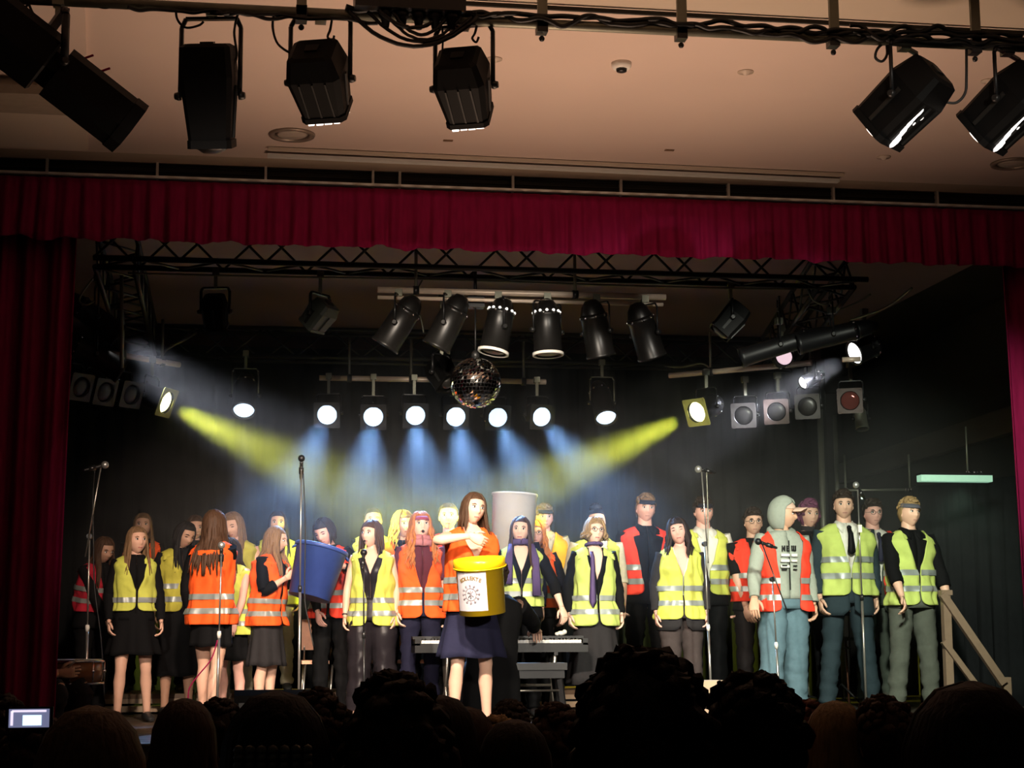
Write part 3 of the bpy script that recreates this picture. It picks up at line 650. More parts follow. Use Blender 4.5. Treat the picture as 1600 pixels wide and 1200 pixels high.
def head_mesh(mb, M, hs, eyes='open', mouth=0):
    a, b, c = .077 * hs, .096 * hs, .113 * hs; nu, nv = 40, 30; rings = []; base_f = len(mb.f)
    g = lambda x, s_: math.exp(-(x / s_) ** 2)
    for i in range(nv + 1):
        el = -pi / 2 + pi * min(max(i, .15), nv - .15) / nv; rg = []
        for j in range(nu):
            th = 2 * pi * j / nu; th = th - .30 * sin(th)           # denser in front
            x = sin(th) * cos(el); y = -cos(th) * cos(el); z = sin(el)
            fr = max(0, -y)
            if z < 0:
                t = -z; x *= 1 - .30 * t ** 1.6
                if y > 0: y *= 1 - .45 * t
                else: y *= 1 - .02 * t
            else:
                if y > 0: y *= 1.04
                x *= 1 + .04 * z
            X, Y_, Z = a * x, b * y, c * z
            if fr > .2:
                zz = Z / hs; xx = X / hs; dy = 0
                n_ = max(0, min(1, (.022 - zz) / .050)) if zz > -.030 else max(0, 1 - (-.030 - zz) / .010)
                dy += .024 * n_ * g(xx, .0125)
                dy += -.011 * (g(xx - .031, .017) + g(xx + .031, .017)) * g(zz - .008, .013)
                dy += .005 * g(zz - .032, .012) * g(xx, .05)
                dy += .006 * g(xx, .022) * (g(zz + .056, .006) + g(zz + .068, .006)) - .004 * g(xx, .02) * g(zz + .062, .003)
                dy += .008 * g(xx, .022) * g(zz + .098, .016)
                dy += .004 * (g(xx - .042, .02) + g(xx + .042, .02)) * g(zz + .022, .02)
                Y_ -= dy * hs * min(1, fr * 1.6)
            rg.append(M @ V((X, Y_, Z)))
        rings.append(rg)
    mb.ring_loft(rings, 0)
    k = 0
    for q in range(base_f, len(mb.f) - 2):          # lips
        f = mb.f[q]; p = M.inverted() @ ((V(mb.v[f[0]]) + V(mb.v[f[2]])) / 2) / hs
        if p.y < -.05 and abs(p.x) < .019 and -.070 < p.z < -.053: mb.m[q] = 1
    for s_ in (-1, 1):
        mb.ball(M @ V((s_ * (a - .002 * hs), .010 * hs, -.006 * hs)), (.010 * hs, .018 * hs, .030 * hs), 8, 6, 0, M.to_3x3())
        ec = V((s_ * .031, -.081, .008)) * hs
        if eyes == 'open':
            mb.ball(M @ ec, (.0155 * hs, .010 * hs, .0075 * hs), 8, 6, 2, M.to_3x3())
            mb.ball(M @ (ec + V((0, -.0075 * hs, 0))), (.0068 * hs, .005 * hs, .0068 * hs), 8, 5, 3, M.to_3x3())
        mb.ball(M @ (ec + V((0, .001, .009 * hs if eyes == 'open' else 0))), (.018 * hs, .0085 * hs, .0036 * hs), 8, 4, 3, M.to_3x3())
        mb.tube([M @ (V((s_ * x, y, z)) * hs) for x, y, z in ((.016, -.090, .026), (.031, -.088, .031), (.048, -.074, .026))], [.0034 * hs, .0044 * hs, .0022 * hs], 5, (0, 0, 1), 4)
    if mouth: mb.ball(M @ (V((0, -.0925, -.062)) * hs), (.013 * hs, .006 * hs, .004 * hs + mouth * .008), 8, 6, 3, M.to_3x3())
    return a, b, c
def hand(mb, W, t, w, n, s, side, curl=.45, spread=.06):
    # palm continues the arm; t = along, w = width axis towards the thumb, n = palm normal
    mb.ring_loft(tube_rings([W - t * .02 * s, W + t * .012 * s, W + t * .04 * s, W + t * .075 * s, W + t * .095 * s, W + t * .100 * s], [(.025 * s, .019 * s), (.029 * s, .017 * s), (.038 * s, .0155 * s), (.040 * s, .0135 * s), (.036 * s, .010 * s), (.030 * s, .005 * s)], 12, w), 0)
    for k, (o_, L, r) in enumerate(((.030, .072, .0088), (.010, .082, .0092), (-.010, .076, .0088), (-.028, .060, .0078))):
        p = W + t * .082 * s + w * o_ * s; pts = [p]; ang = 0; dirw = w * (o_ * spread * 30 * .1)
        for q, fr in enumerate((.15, .40, .28, .17)):
            ang += curl * (.5, .9, 1.0, .6)[q] * (1 + .12 * k); d_ = (t * cos(ang) + n * sin(ang) + dirw).normalized(); p = p + d_ * (L + .012) * fr * s; pts.append(p)
        mb.tube(pts, [r * s, r * s * 1.02, r * .97 * s, r * .88 * s, r * .45 * s], 7, w)
    p = W + t * .022 * s + w * .026 * s; pts = [p]
    for d_, L in (((t * .62 + w * .72 + n * .25).normalized(), .034), ((t * .90 + w * .30 + n * .30).normalized(), .032), ((t * .95 + n * .35).normalized(), .022)):
        p = p + d_ * L * s; pts.append(p)
    mb.tube(pts, [.0125 * s, .0118 * s, .0098 * s, .005 * s], 7, n)

def hair_mesh(style, Mh, hs, a, b, c, s, U, color, length, rr, shz, td, face_side=0, part=0, tw=.16):
    """cap on the skull and locks that fall from it; style long / curly / short / messy / bun / bob"""
    mb = MB(); nu, nv = 36, 22
    # ---- cap
    k0 = dict(long=1.06, curly=1.14, short=1.125, messy=1.16, bun=1.07, bob=1.09, tied=1.08)[style]
    zfr = dict(long=.58, curly=.50, short=.50, messy=.5, bun=.62, bob=.5, tied=.62)[style]
    zbk = dict(long=-.75, curly=-.8, short=-.55, messy=-.75, bun=-.5, bob=-.75, tied=-.55)[style]
    amp = dict(long=.012, curly=.09, short=.07, messy=.13, bun=.015, bob=.02, tied=.012)[style]
    fw = dict(long=60, curly=58, short=72, messy=66, bun=74, bob=60, tied=72)[style]
    rows = []
    for i in range(nv + 1):
        v_ = i / nv; rg = []
        for j in range(nu):
            th = 2 * pi * j / nu; az = abs((math.degrees(th) + 180) % 360 - 180)
            # lower limit of the hair for this azimuth (0 = front)
            if az < fw: lo = zfr - .10 * (az / fw) ** 2
            else: lo = zfr - .10 + (zbk - zfr + .10) * smooth(fw, fw + (26 if style in ('short', 'bun', 'tied') else 14), az)
            z = 1 - (1 - lo) * v_ ** 1.0; z = max(-.97, min(.999, z)); e = math.asin(z) if v_ > 0 else pi / 2
            kk = k0 + amp * noise.noise(V((3 * sin(th) * cos(e) + rr.random() * .0, 3 * cos(th) * cos(e), 3 * z)) * (2.2 if style in ('curly', 'messy') else 1.4) + V((shz * 7, 0, 0)))
            kk *= 1 - .05 * (v_ > .98)
            x = sin(th) * cos(e); y = -cos(th) * cos(e)
            if z < 0:
                x *= 1 - .25 * (-z) ** 1.6
                if y > 0: y *= 1 - .35 * (-z)
            rg.append(Mh @ V((a * x * kk, b * y * kk * 1.02 + .004, c * z * kk)))
        rows.append(rg)
    mb.ring_loft(rows, 0, False)
    n = dict(long=46, curly=64, short=84, messy=100, bun=16, bob=40, tied=16)[style]
    def lock(pts, w_, th_=.006):
        m_ = len(pts); rad = []
        for i in range(m_):
            t = i / (m_ - 1); q = min(1, t * 5 + .35) * (1 - .75 * smooth(.7, 1, t)); rad.append((w_ * q, th_ * q))
        mb.tube(pts, rad, 6, tuple(lock.ref))
    for i in range(n):
        if style in ('long', 'bob', 'curly'):
            az = 64 + 232 * (i + rr.uniform(-.3, .3)) / (n - 1)     # around the back
            if style == 'curly': az = 54 + 252 * (i + rr.uniform(-.4, .4)) / (n - 1)
            th = R(az); pts = []; k_ = k0 + rr.uniform(.0, .03)
            for el in (86, 62, 40, 18, -2):
                e = R(el); pts.append(Mh @ V((a * k_ * sin(th) * cos(e) * 1.02, -b * k_ * cos(th) * cos(e), c * k_ * sin(e))))
            L = length * rr.uniform(.82, 1.05) * (1 if style != 'curly' else rr.uniform(.6, 1.1)); st_ = max(4, int(L / .045)); p = pts[-1].copy()
            out = V((sin(th), -cos(th), 0)); lx = rr.uniform(-.25, .25); ph = rr.uniform(0, 6.28)
            front = az < 100 or az > 260
            for q in range(st_):
                p = p + V((out.x * .004 + lx * .012, out.y * .003, -L / st_))
                pz = p.z / s; w_, d_ = prof(TF, pz - U.dz / s)
                if pz - U.dz / s < 1.47 and style != 'x':
                    yy = (d_ + .055) * s
                    if abs(p.x) < (w_ + .05) * s:
                        c0 = U(V((p.x, 0, p.z))); 
                        if front: p.y += (min(p.y, c0.y - yy) - p.y) * .5
                        else: p.y += (max(p.y, c0.y + yy) - p.y) * .5
                if style == 'curly':
                    pp = p + V((sin(q * 1.5 + ph), cos(q * 1.5 + ph), 0)) * .018 * s
                else: pp = p + V((sin(q * .7 + ph) * .004, cos(q * .6 + ph) * .004, 0))
                pts.append(pp)
            lock.ref = V((cos(th), sin(th), 0)); lock(pts, (.021 if style != 'curly' else .016) * hs, .008 if style != 'curly' else .011)
        elif style in ('short', 'messy'):
            az = rr.uniform(0, 360); el = rr.uniform(25, 88) if style == 'short' else rr.uniform(-10, 88)
            th = R(az); e = R(el); 
            
            if az < 75 or az > 285: el = rr.uniform(52, 88); e = R(el)
            P = lambda th, e, k_: Mh @ V((a * k_ * sin(th) * cos(e), -b * k_ * cos(th) * cos(e), c * k_ * sin(e)))
            dth = R(rr.uniform(10, 30)) * (1 if part >= 0 else -1); de = -R(rr.uniform(8, 24)); Lk = rr.uniform(.03, .11 if style == 'short' else .16)
            pts = [P(th, e, k0 - .03), P(th + dth * .4, e + de * .3, k0 + Lk * .6), P(th + dth * .8, e + de * .7, k0 + Lk), P(th + dth, e + de, k0 + Lk * .8)]
            lock.ref = V((cos(th), sin(th), .2)); lock(pts, .021 * hs, .011)
        else:
            th = R(40 + 280 * i / (n - 1)); pts = []
            for el in (80, 60, 40, 20, 0):
                e = R(el) ; t2 = th + (pi - th) * (1 - el / 80) * .5
                pts.append(Mh @ V((a * k0 * 1.01 * sin(t2) * cos(e), -b * k0 * 1.01 * cos(t2) * cos(e), c * k0 * sin(e))))
            lock.ref = V((cos(th), sin(th), 0)); lock(pts, .014 * hs, .006)
    if style == 'bun':
        q = V((0, .03, .125 * 1.0)) * hs
        mb.ball(Mh @ q, (.05 * hs, .045 * hs, .040 * hs), 12, 8)
        for i in range(22):
            a1, a2 = rr.uniform(0, 6.28), rr.uniform(-.2, 1.4)
            mb.ball(Mh @ (q + V((.046 * cos(a1) * cos(a2), .040 * sin(a1) * cos(a2), .036 * sin(a2))) * hs), (.017 * hs, .016 * hs, .015 * hs), 6, 4)
    if style == 'tied': mb.tube([Mh @ (V(p) * hs) for p in ((0, .09, .03), (0, .125, .0), (0, .12, -.08), (.01, .11, -.16))], [.02, .028, .024, .008], 8)
    return mb

NP = [0]
def person(px, top, Y, label, sex='f', facing=0, lean=(0, 0), head=(0, 0, 0), hs=1.0, tone='fair', hair=('long', 'brown', .3), vest=None, shirt='black', sleeve='long', sleevecol=None,
           vneck=None, lower=('trousers', 'black'), hem=None, arms=None, stance=None, floor=0.0, seated=None, extras=(), group=None, seed=None, H=None, eyes='open', mouth=0, shoe='black', wide=1.0, jacket=None, curl=.45, cat='person', audience=False):
    NP[0] += 1; seed = seed or NP[0]; rr = random.Random(seed * 13 + 5)
    P = at(px, top, Y)
    ztop = P.z - floor
    if seated: s = seated; dz = ztop - 1.75 * s
    else: s = ztop / 1.752; dz = 0
    if 0: print('%4d %4d H=%.2f' % (px, top, ztop))
    fw, sd = R(lean[0]), R(lean[1]); T = TF if sex == 'f' else TM
    piv = V((0, 0, .95 * s + dz)); RL = Matrix.Rotation(fw, 3, 'X') @ Matrix.Rotation(sd, 3, 'Y')
    # keep the crown over the given spot when the trunk leans
    tip = RL @ V((0, 0, .8 * s)); rz = R(facing); tw = Matrix.Rotation(rz, 3, 'Z') @ V((tip.x, tip.y, 0))
    root = V((P.x - tw.x, P.y - tw.y * 1.0, floor))
    def U(p):
        p = V(p); w_ = smooth(.90 * s + dz, 1.18 * s + dz, p.z)
        if w_ == 0 or (fw == 0 and sd == 0): return p
        return piv + (Matrix.Rotation(fw * w_, 3, 'X') @ Matrix.Rotation(sd * w_, 3, 'Y')) @ (p - piv)
    U.dz = dz
    def S(x, y, z): return U(V((x * s, y * s, z * s + dz)))
    inv = Matrix.Rotation(-rz, 3, 'Z')
    def toloc(q): return inv @ (V(q) - root)
    def zl(py):      # picture row -> local height at this person
        return at(px, py, P.y).z - floor
    # ---- head frame
    hs = hs * (s ** .6) * 1.0
    RH = RL @ Matrix.Rotation(R(head[0]), 3, 'Z') @ Matrix.Rotation(R(head[1]), 3, 'X') @ Matrix.Rotation(R(head[2]), 3, 'Y')
    pvt = S(0, .005, 1.545); Hc = pvt + RH @ V((0, -.02, 1.75 * s - .128 * hs - 1.545 * s)).xyz if True else 0
    Mh = Matrix.Translation(Hc) @ RH.to_4x4()
    body = MB()
    a, b, c = head_mesh(body, Mh, hs, eyes, mouth)
    nr = .048 if sex == 'f' else .058
    body.tube([S(0, .012, 1.40), S(0, .006, 1.49), Hc + RH @ V((0, .022 * hs, -.085 * hs)), Hc + RH @ V((0, .02 * hs, -.03 * hs))], [(nr * 1.7 * s, nr * 1.2 * s), (nr * 1.04 * s, nr * s), (nr * s * .98, nr * s * .98), (nr * s * .9, nr * s * .9)], 14, (1, 0, 0))
    def shell(z0, z1, off, half=None, n=44, nz=16, wr=.004, ripple=None, wmin=None, dmin=None, zr=None, fold=0):
        zr = z0 if zr is None else zr
        rows = []
        for k in range(nz + 1):
            z = z0 + (z1 - z0) * k / nz; w_, d_ = prof(T, z)
            if wmin and z < 1.40: w_ = max(w_, wmin * (1.0)); d_ = max(d_, dmin)
            fl_ = .026 * smooth(1.0, .80, z) if wmin else 0; w_ += off + fl_; d_ += off + fl_; hf = half(z) if half else 0
            th0 = math.asin(min(.98, (max(hf, .0005) / w_))) if True else 0
            row = []
            for j in range(n + 1):
                th = th0 + (2 * pi - 2 * th0) * j / n; x = sin(th); y = -cos(th); e = 2 / 2.35
                X = w_ * sgn(x) * abs(x) ** e; Y_ = d_ * sgn(y) * abs(y) ** e
                if sex == 'f' and y < 0: Y_ -= .022 * math.exp(-((z - 1.27) / .055) ** 2) * math.exp(-((abs(X) - .07) / .06) ** 2)
                dn = wr * 2.4 * noise.noise(V((X * 7 + seed, Y_ * 7, z * 9 + seed))) + wr * 1.2 * noise.noise(V((X * 19, Y_ * 19 + seed, z * 6)))
                if ripple: dn += ripple * (sin(th * 9 + seed) + .6 * sin(th * 14 + 2 * seed + 3 * z)) * smooth(1.35, zr, z)
                if fold:
                    q = V((X * 6 + seed, Y_ * 6, z * 5 + X * 5)); kf = (1 - abs(noise.noise(q) * 2.2)) ** 2 * .9 + .5 * noise.noise(q * 2.3)
                    dn += fold * max(kf - .1, -.05) * (1 - .8 * smooth(1.36, 1.46, z))
                sc_ = 1 + dn / max(w_, .05)
                row.append(S(X * sc_, Y_ * sc_ + .004, z))
            rows.append(row)
        return rows
    # skin of the trunk
    body.ring_loft([r[:-1] for r in shell(.86, 1.50, -.012, n=28, nz=12, wr=0)], 0)
    xs_ = .158 if sex == 'f' else .178
    ar = (.046, .037, .033, .024) if sex == 'f' else (.054, .044, .039, .028)
    armpaths = {}
    arms = arms or {}
    for sd_ in (-1, 1):
        Sh = S(sd_ * xs_, .005, 1.405); spec = arms.get(sd_)
        hang = spec is None or isinstance(spec, dict)
        lu, lf = .285 * s, .25 * s
        if spec is None:
            W = S(sd_ * (xs_ + .065 + rr.uniform(-.015, .02)), -.03 + rr.uniform(-.02, .03), 1.405 - .52); W.z = Sh.z - .515 * s; hint = V((sd_ * .5, 1, 0))
        else:
            qx, qy, dy = spec[0], spec[1], spec[2]; W = toloc(at(qx, qy, P.y + dy)); hint = V(spec[3]) if len(spec) > 3 else V((sd_ * .6, .5, -.6))
        D = W - Sh; L = D.length
        if L > (lu + lf) * .995: W = Sh + D * ((lu + lf) * .995 / L); D = W - Sh; L = D.length
        if L < .12 * s: L = .12 * s
        aa = (lu * lu - lf * lf + L * L) / (2 * L); h = math.sqrt(max(0, lu * lu - aa * aa)); dn = D.normalized()
        pp = hint - dn * hint.dot(dn); pp = pp.normalized() if pp.length > .01 else V((0, 1, 0))
        E = Sh + dn * aa + pp * h
        t1 = (E - Sh).normalized(); t2 = (W - E).normalized()
        pts = [Sh - t1 * .02 * s, Sh + t1 * .05 * s, Sh.lerp(E, .5), E - t1 * .045 * s, E * 1 + (-t1 + t2) * .004, E + t2 * .045 * s, E.lerp(W, .5), W - t2 * .04 * s, W]
        rad = [ar[0] * s * .9, ar[0] * s, ar[0] * .95 * s, ar[1] * s, ar[1] * s * .98, ar[1] * 1.02 * s, ar[2] * s, ar[3] * 1.0 * s, (ar[3] * 1.05 * s, ar[3] * .8 * s)]
        if spec is None: w = V((0, -1, 0)); n = V((-sd_, 0, 0))
        else:
            w = V(spec[4]) if len(spec) > 4 else V((0, 0, 1)) if abs(t2.z) < .7 else V((-sd_ * .8, -.6, 0)); n = V(spec[5]) if len(spec) > 5 else V((0, 1, 0))
        th_ = t2 if spec is None or len(spec) < 7 else V(spec[6]).normalized()
        w = (w - th_ * w.dot(th_)).normalized(); n = (n - th_ * n.dot(th_)); n = (n - w * n.dot(w))
        n = n.normalized() if n.length > .01 else th_.cross(w)
        body.tube(pts, rad, 12, w)
        hand(body, W, th_, w, n, s * (1.0 if sex == 'f' else 1.08), sd_, curl)
        armpaths[sd_] = (pts, rad, w)
    # ---- legs
    st_ = stance or {}
    legs = {}; fy = 0
    for sd_ in (-1, 1):
        hx = .088 if sex == 'f' else .092; hip = V((sd_ * hx * s, 0, .90 * s + dz)); dx, dy = st_.get(sd_, (0.02, 0))
        if seated:
            kn = V((sd_ * (hx + .05) * s, -.40 * s, .90 * s + dz - .01)); an = V((sd_ * (hx + .06) * s, -.36 * s, .08 * s)); 
            if kn.z < .3: kn.z = .3
        else:
            an = V((sd_ * (hx + dx) * s, .02 * s + dy * s, .08 * s)); kn = hip.lerp(an, .51) + V((0, -.018 * s - abs(dy) * .03, 0))
        legs[sd_] = (hip, kn, an)
        sk = 1.0 if sex == 'f' else 1.08
        pts = [hip, hip.lerp(kn, .35), hip.lerp(kn, .75), hip.lerp(kn, .93), kn + V((0, -.004, 0)), kn.lerp(an, .1), kn.lerp(an, .32) + V((0, .014 * s, 0)), kn.lerp(an, .6) + V((0, .006 * s, 0)), kn.lerp(an, .9), an - V((0, 0, .03 * s))]
        body.tube(pts, [r_ * s * sk for r_ in (.082, .078, .062, .052, .051, .047, .053, .041, .033, .034)], 14, (1, 0, 0))
        # foot
        f0 = an + V((0, .045 * s, -.045 * s)); body.tube([f0, an + V((0, .0, -.045 * s)), an + V((sd_ * .008, -.08 * s, -.058 * s)), an + V((sd_ * .012, -.155 * s, -.066 * s))], [(.026 * s, .03 * s), (.034 * s, .034 * s), (.038 * s, .02 * s), (.02 * s, .010 * s)], 10, (1, 0, 0))
    bm = [skin(tone), M_lip if sex == 'f' else mat('lips pale', (.52, .24, .2), .5), M_eyew, M_iris, hairm(hair[1] if hair else 'dark') if (hair and hair[1] not in ('purple',)) else hairm('brown')]
    o = body.make('person', bm); o.location = root; o.rotation_euler = (0, 0, rz); tag(o, label, cat, group)
    # ---- clothes
    def sleeves(col, frac, extra=.012, name='sleeve'):
        for sd_ in (-1, 1):
            pts, rad, w = armpaths[sd_]; n = len(pts); last = dict(long=8, rolled=5, short=3, mid=6)[frac]
            P2 = [pts[0] + (pts[0] - pts[1]) * .2] + pts[1:last + 1]; Q = []; RR = []
            for i in range(len(P2) - 1):
                for k in range(3):
                    t = k / 3; Q.append(P2[i].lerp(P2[i + 1], t)); r0 = rad[i] if not isinstance(rad[i], tuple) else rad[i][0]; r1 = rad[i + 1] if not isinstance(rad[i + 1], tuple) else rad[i + 1][0]
                    RR.append((r0 + (r1 - r0) * t) + extra * s + .004 * noise.noise(V((i * 3 + k, seed, sd_))))
            Q.append(P2[-1]); RR.append((rad[last] if not isinstance(rad[last], tuple) else rad[last][0]) + extra * s * (1.25 if frac != 'long' else .9))
            if last == 8: Q.pop(); RR.pop()
            mb = MB().tube(Q, RR, 18, w, wr=(.012 * s, seed + 7, 1)); mb.make(name, col, o)
    def rcloth(nm): return cloth('cloth ' + nm, CL[nm], .35 if nm == 'satin' else .85)
    if shirt:
        col = rcloth(shirt); vn = vneck
        hf = (lambda z: 0 if z < vn else min(.055, .065 * (z - vn) / (1.46 - vn))) if vn else None
        mb = MB().ring_loft(shell(.93 if shirt == 'hoodie' else .90, 1.485 if not vn else 1.475, .020 if shirt == 'hoodie' else .006, hf, wr=.003), 0, False, False); m_ = mb.make('top', col, o); solid(m_, .004)
        if sleeve: sleeves(rcloth(sleevecol or shirt), sleeve)
    if jacket:
        jc = rcloth(jacket[0]); zb = zl(jacket[1]) / s
        hf = lambda z: .012 + max(0, .09 * (z - 1.15) / .32) + (.05 - math.sqrt(max(0, .05 ** 2 - (.05 - min(.05, z - zb)) ** 2)))
        mb = MB().ring_loft(shell(zb, 1.475, .018, hf, wr=.004, wmin=.168, dmin=.115), 0, False, False); m_ = mb.make('jacket', jc, o); solid(m_, .005)
        for sd_ in (-1, 1):
            pts = armpaths[sd_][0]; P5 = [pts[0], pts[2], pts[4], pts[6], pts[7] + (pts[8] - pts[7]) * .3]; R5 = [ar[0] + .020, ar[0] + .016, ar[1] + .018, ar[2] + .016, ar[3] + .017]; Q = []; RR = []
            for i in range(4):
                for k in range(6): Q.append(P5[i].lerp(P5[i + 1], k / 6)); RR.append((R5[i] + (R5[i + 1] - R5[i]) * k / 6) * s)
            Q.append(P5[4]); RR.append(R5[4] * s); MB().tube(Q, RR, 18, armpaths[sd_][2], wr=(.012 * s, seed + 3, 1)).make('sleeve', jc, o)
    if vest:
        vc, yb = vest[0], vest[1]; vo = vest[2] if len(vest) > 2 else {}
        zb = (zl(yb) - dz) / s; cm = cloth('vest ' + vc, VC[vc], .75, .13, .6); open_ = vo.get('open', .006); vz = vo.get('v', 1.20); vw = vo.get('vw', .075)
        hf = lambda z: open_ + max(0, vw * (z - vz) / (1.46 - vz)) + (.05 - math.sqrt(max(0, .05 ** 2 - (.05 - min(.05, z - zb)) ** 2)))
        off = vo.get('off', .021 if jacket is None else .036); wm = .158 if sex == 'f' else .176
        T_ = T
        mb = MB().ring_loft(shell(zb, 1.478, off, hf, n=72, nz=48, wr=.010, ripple=.007, wmin=wm, dmin=.118, fold=.016), 0, False, False)
        vo_ = mb.make('vest', cm, o); solid(vo_, .005)
        b1 = vo.get('bands', (.085, .20)); bh = .046
        for b_ in b1:
            z0 = zb + b_
            if z0 > 1.34: continue
            w0 = shell(z0, z0 + bh, off + .0115, hf, n=72, nz=4, wr=.010, ripple=.007, wmin=wm, dmin=.118, zr=zb, fold=.016)
            MB().ring_loft(w0, 0, False, False).make('reflective_band', M_band, vo_)
        # shoulder straps of the vest over the arm tops
        for sd_ in (-1, 1):
            mb = MB(); rows = []
            for k in range(7):
                t = k / 6; x = (.070 + .100 * t * (1 if sex == 'f' else 1.15)); zz = 1.476 - .040 * t ** 1.4 + .006
                rows.append([S(sd_ * x, -.098 + .196 * q / 8, zz - .075 * abs(q / 8 - .5) ** 2 * 4) for q in range(9)])
            mb.ring_loft(rows, 0, False, False); q_ = mb.make('shoulder', cm, vo_); solid(q_, .006)
    kind, lc = lower[0], lower[1]; lm = rcloth(lc)
    if kind == 'skirt':
        zh = zl(hem) / s; fl = lower[2] if len(lower) > 2 else .22; rows = []; nn = 64
        for k in range(13):
            t = k / 12; z = 1.04 + (zh - 1.04) * t; w0, d0 = prof(T, z); w_ = max(w0 + .012, .14 + (fl - .14) * t) if z > .84 else .14 + (fl - .14) * t; w_ = max(w_, .178 * smooth(0, .25, t)); d_ = max(.10 + (fl * .78 - .10) * t, .13 * smooth(0, .2, t)); row = []
            for j in range(nn):
                th = 2 * pi * j / nn; f_ = 1 + .075 * t * sin(th * 8 + seed + .6 * sin(th * 3)) * (fl / .22) + .02 * noise.noise(V((cos(th) * 3, sin(th) * 3, z * 4 + seed)))
                row.append(V((w_ * s * f_ * sin(th), -d_ * s * f_ * cos(th), z * s + (.006 * sin(th * 5 + seed) if k == 12 else 0))))
            rows.append([U(p) for p in row])
        m_ = MB().ring_loft(rows, 0, False).make('skirt', lm, o); solid(m_, .004)
    if kind in ('trousers', 'shorts'):
        kw = lower[2] if len(lower) > 2 else (1.0 if sex == 'm' else .92)
        mb = MB(); mb.ring_loft([r[:-1] for r in shell(.85 if not seated else .86, 1.05, .010, n=32, nz=6, wr=.003, wmin=.16, dmin=.11)], 0)
        zcut = zl(hem) if hem else .055 * s
        for sd_ in (-1, 1):
            hip, kn, an = legs[sd_]; Q = []; RR = []
            base = [(hip + V((0, 0, .03)), .096), (hip.lerp(kn, .4), .088), (kn, .071), (kn.lerp(an, .5), .068), (an - V((0, 0, .012 * s)), .062)]
            if kw > 1.15: base = [(hip + V((0, 0, .03)), .098), (hip.lerp(kn, .4), .094), (kn, .078 * 1.0), (kn.lerp(an, .5), .078), (an - V((0, 0, .03 * s)), .080)]
            for i in range(len(base) - 1):
                for k in range(9):
                    t = k / 9; p = base[i][0].lerp(base[i + 1][0], t); r_ = (base[i][1] + (base[i + 1][1] - base[i][1]) * t) * (kw if i else 1 + (kw - 1) * t)
                    if p.z < zcut: continue
                    wr_ = .008 * noise.noise(V((p.z * 11, seed * 2.1, sd_ * 3))) + .006 * sin(p.z * 55 + seed) * smooth(.4, .1, p.z / s)
                    Q.append(p + V((.004 * noise.noise(V((p.z * 10, sd_, seed))), .004 * noise.noise(V((p.z * 10, sd_ + 4, seed))), 0))); RR.append((r_ * s + wr_, r_ * s * 1.06 + wr_))
            if not hem: Q.append(base[-1][0]); RR.append(base[-1][1] * kw * s)
            mb.tube(Q, RR, 24, (1, 0, 0), wr=(.020 * s, seed + sd_ * 3, sd_))
        m_ = mb.make('trousers' if kind == 'trousers' else 'shorts', lm, o)
    if shoe:
        for sd_ in (-1, 1):
            an = legs[sd_][2]; q = lambda y, z: an + V((sd_ * .01 * (-y * 8), y * s, z * s - an.z))
            MB().tube([q(.075, .04), q(.055, .045), q(0, .052), q(-.07, .040), q(-.14, .030), q(-.185, .020)], [(.018 * s, .022 * s), (.036 * s, .042 * s), (.042 * s, .05 * s), (.046 * s, .038 * s), (.044 * s, .028 * s), (.02 * s, .012 * s)], 12, (1, 0, 0)).make('shoe', mat('shoe ' + shoe, dict(black=(.02, .02, .02), brown=(.10, .05, .03), tan=(.5, .32, .24), white=(.6, .6, .58))[shoe], .4), o)
    if hair and hair[0] != 'none':
        hm = hair_mesh(hair[0], Mh, hs, a, b, c, s, U, hair[1], hair[2] * s if len(hair) > 2 else .3, rr, seed, 0, part=hair[3] if len(hair) > 3 else 0)
        hm.make('hair', hairm(hair[1]), o)
    H_ = lambda x, y, z: Mh @ (V((x, y, z)) * hs)
    def ringband(zc, h, k_, m, name, tilt=0, bump_=0):
        rows = []
        for q in (-1, 1):
            rg = []
            for j in range(28):
                th = 2 * pi * j / 28; z = zc + q * h / 2 + tilt * -cos(th) * -1; e = math.asin(max(-.95, min(.95, z / .117)))
                rg.append(H_(.076 * k_ * sin(th) * cos(e), -.099 * k_ * cos(th) * cos(e), z))
            rows.append(rg)
        m_ = MB().ring_loft(rows, 0, False).make(name, m, o); solid(m_, .004)
    for ex in extras:
        e0 = ex[0]
        if e0 == 'headband':
            ringband(.062, .034, 1.14, cloth('band ' + ex[1], dict(dark=(.02, .02, .03), red=(.30, .06, .10), grey=(.10, .10, .12), blue=(.05, .05, .14))[ex[1]]), 'headband', -.012)
        if e0 == 'glasses':
            mb = MB()
            for q in (-1, 1):
                mb.tube([H_(q * .032 + .021 * cos(2 * pi * j / 14), -.103, .006 + .018 * sin(2 * pi * j / 14)) for j in range(15)], .0018, 5, (0, 1, 0))
                mb.bar(H_(q * .053, -.100, .010), H_(q * .078, -.01, .012), .0016, 5)
            mb.bar(H_(-.011, -.106, .010), H_(.011, -.106, .010), .0016, 5); mb.make('glasses', mat('thin wire', (.12, .10, .08), .3, .8), o)
        if e0 == 'tie':
            dm = cloth('tie ' + ex[1], CL.get(ex[1], (.05, .04, .08)), .5); zt = 1.44; zb_ = (zl(ex[2]) - dz) / s; off = .055 if jacket is None else .062; x0 = ex[3] if len(ex) > 3 else 0
            def fy_(z): w_, d_ = prof(T, z); return -(max(d_, .115 if z < 1.4 else d_) + off)
            row = []
            for k in range(11):
                t = k / 10; z = zt + (zb_ - zt) * t; hw = .016 + .020 * t if t < .93 else .006
                yy = fy_(z); row.append([S(x0 - hw, yy, z), S(x0, yy - .008, z), S(x0 + hw, yy, z), S(x0, yy + .006, z)])
            m_ = MB().ring_loft(row, 0).make('tie', dm, o)
            if x0 == 0: MB().ball(S(0, fy_(1.44) + .004, 1.445), (.02 * s, .014 * s, .018 * s), 8, 6).make('tie_knot', dm, o)
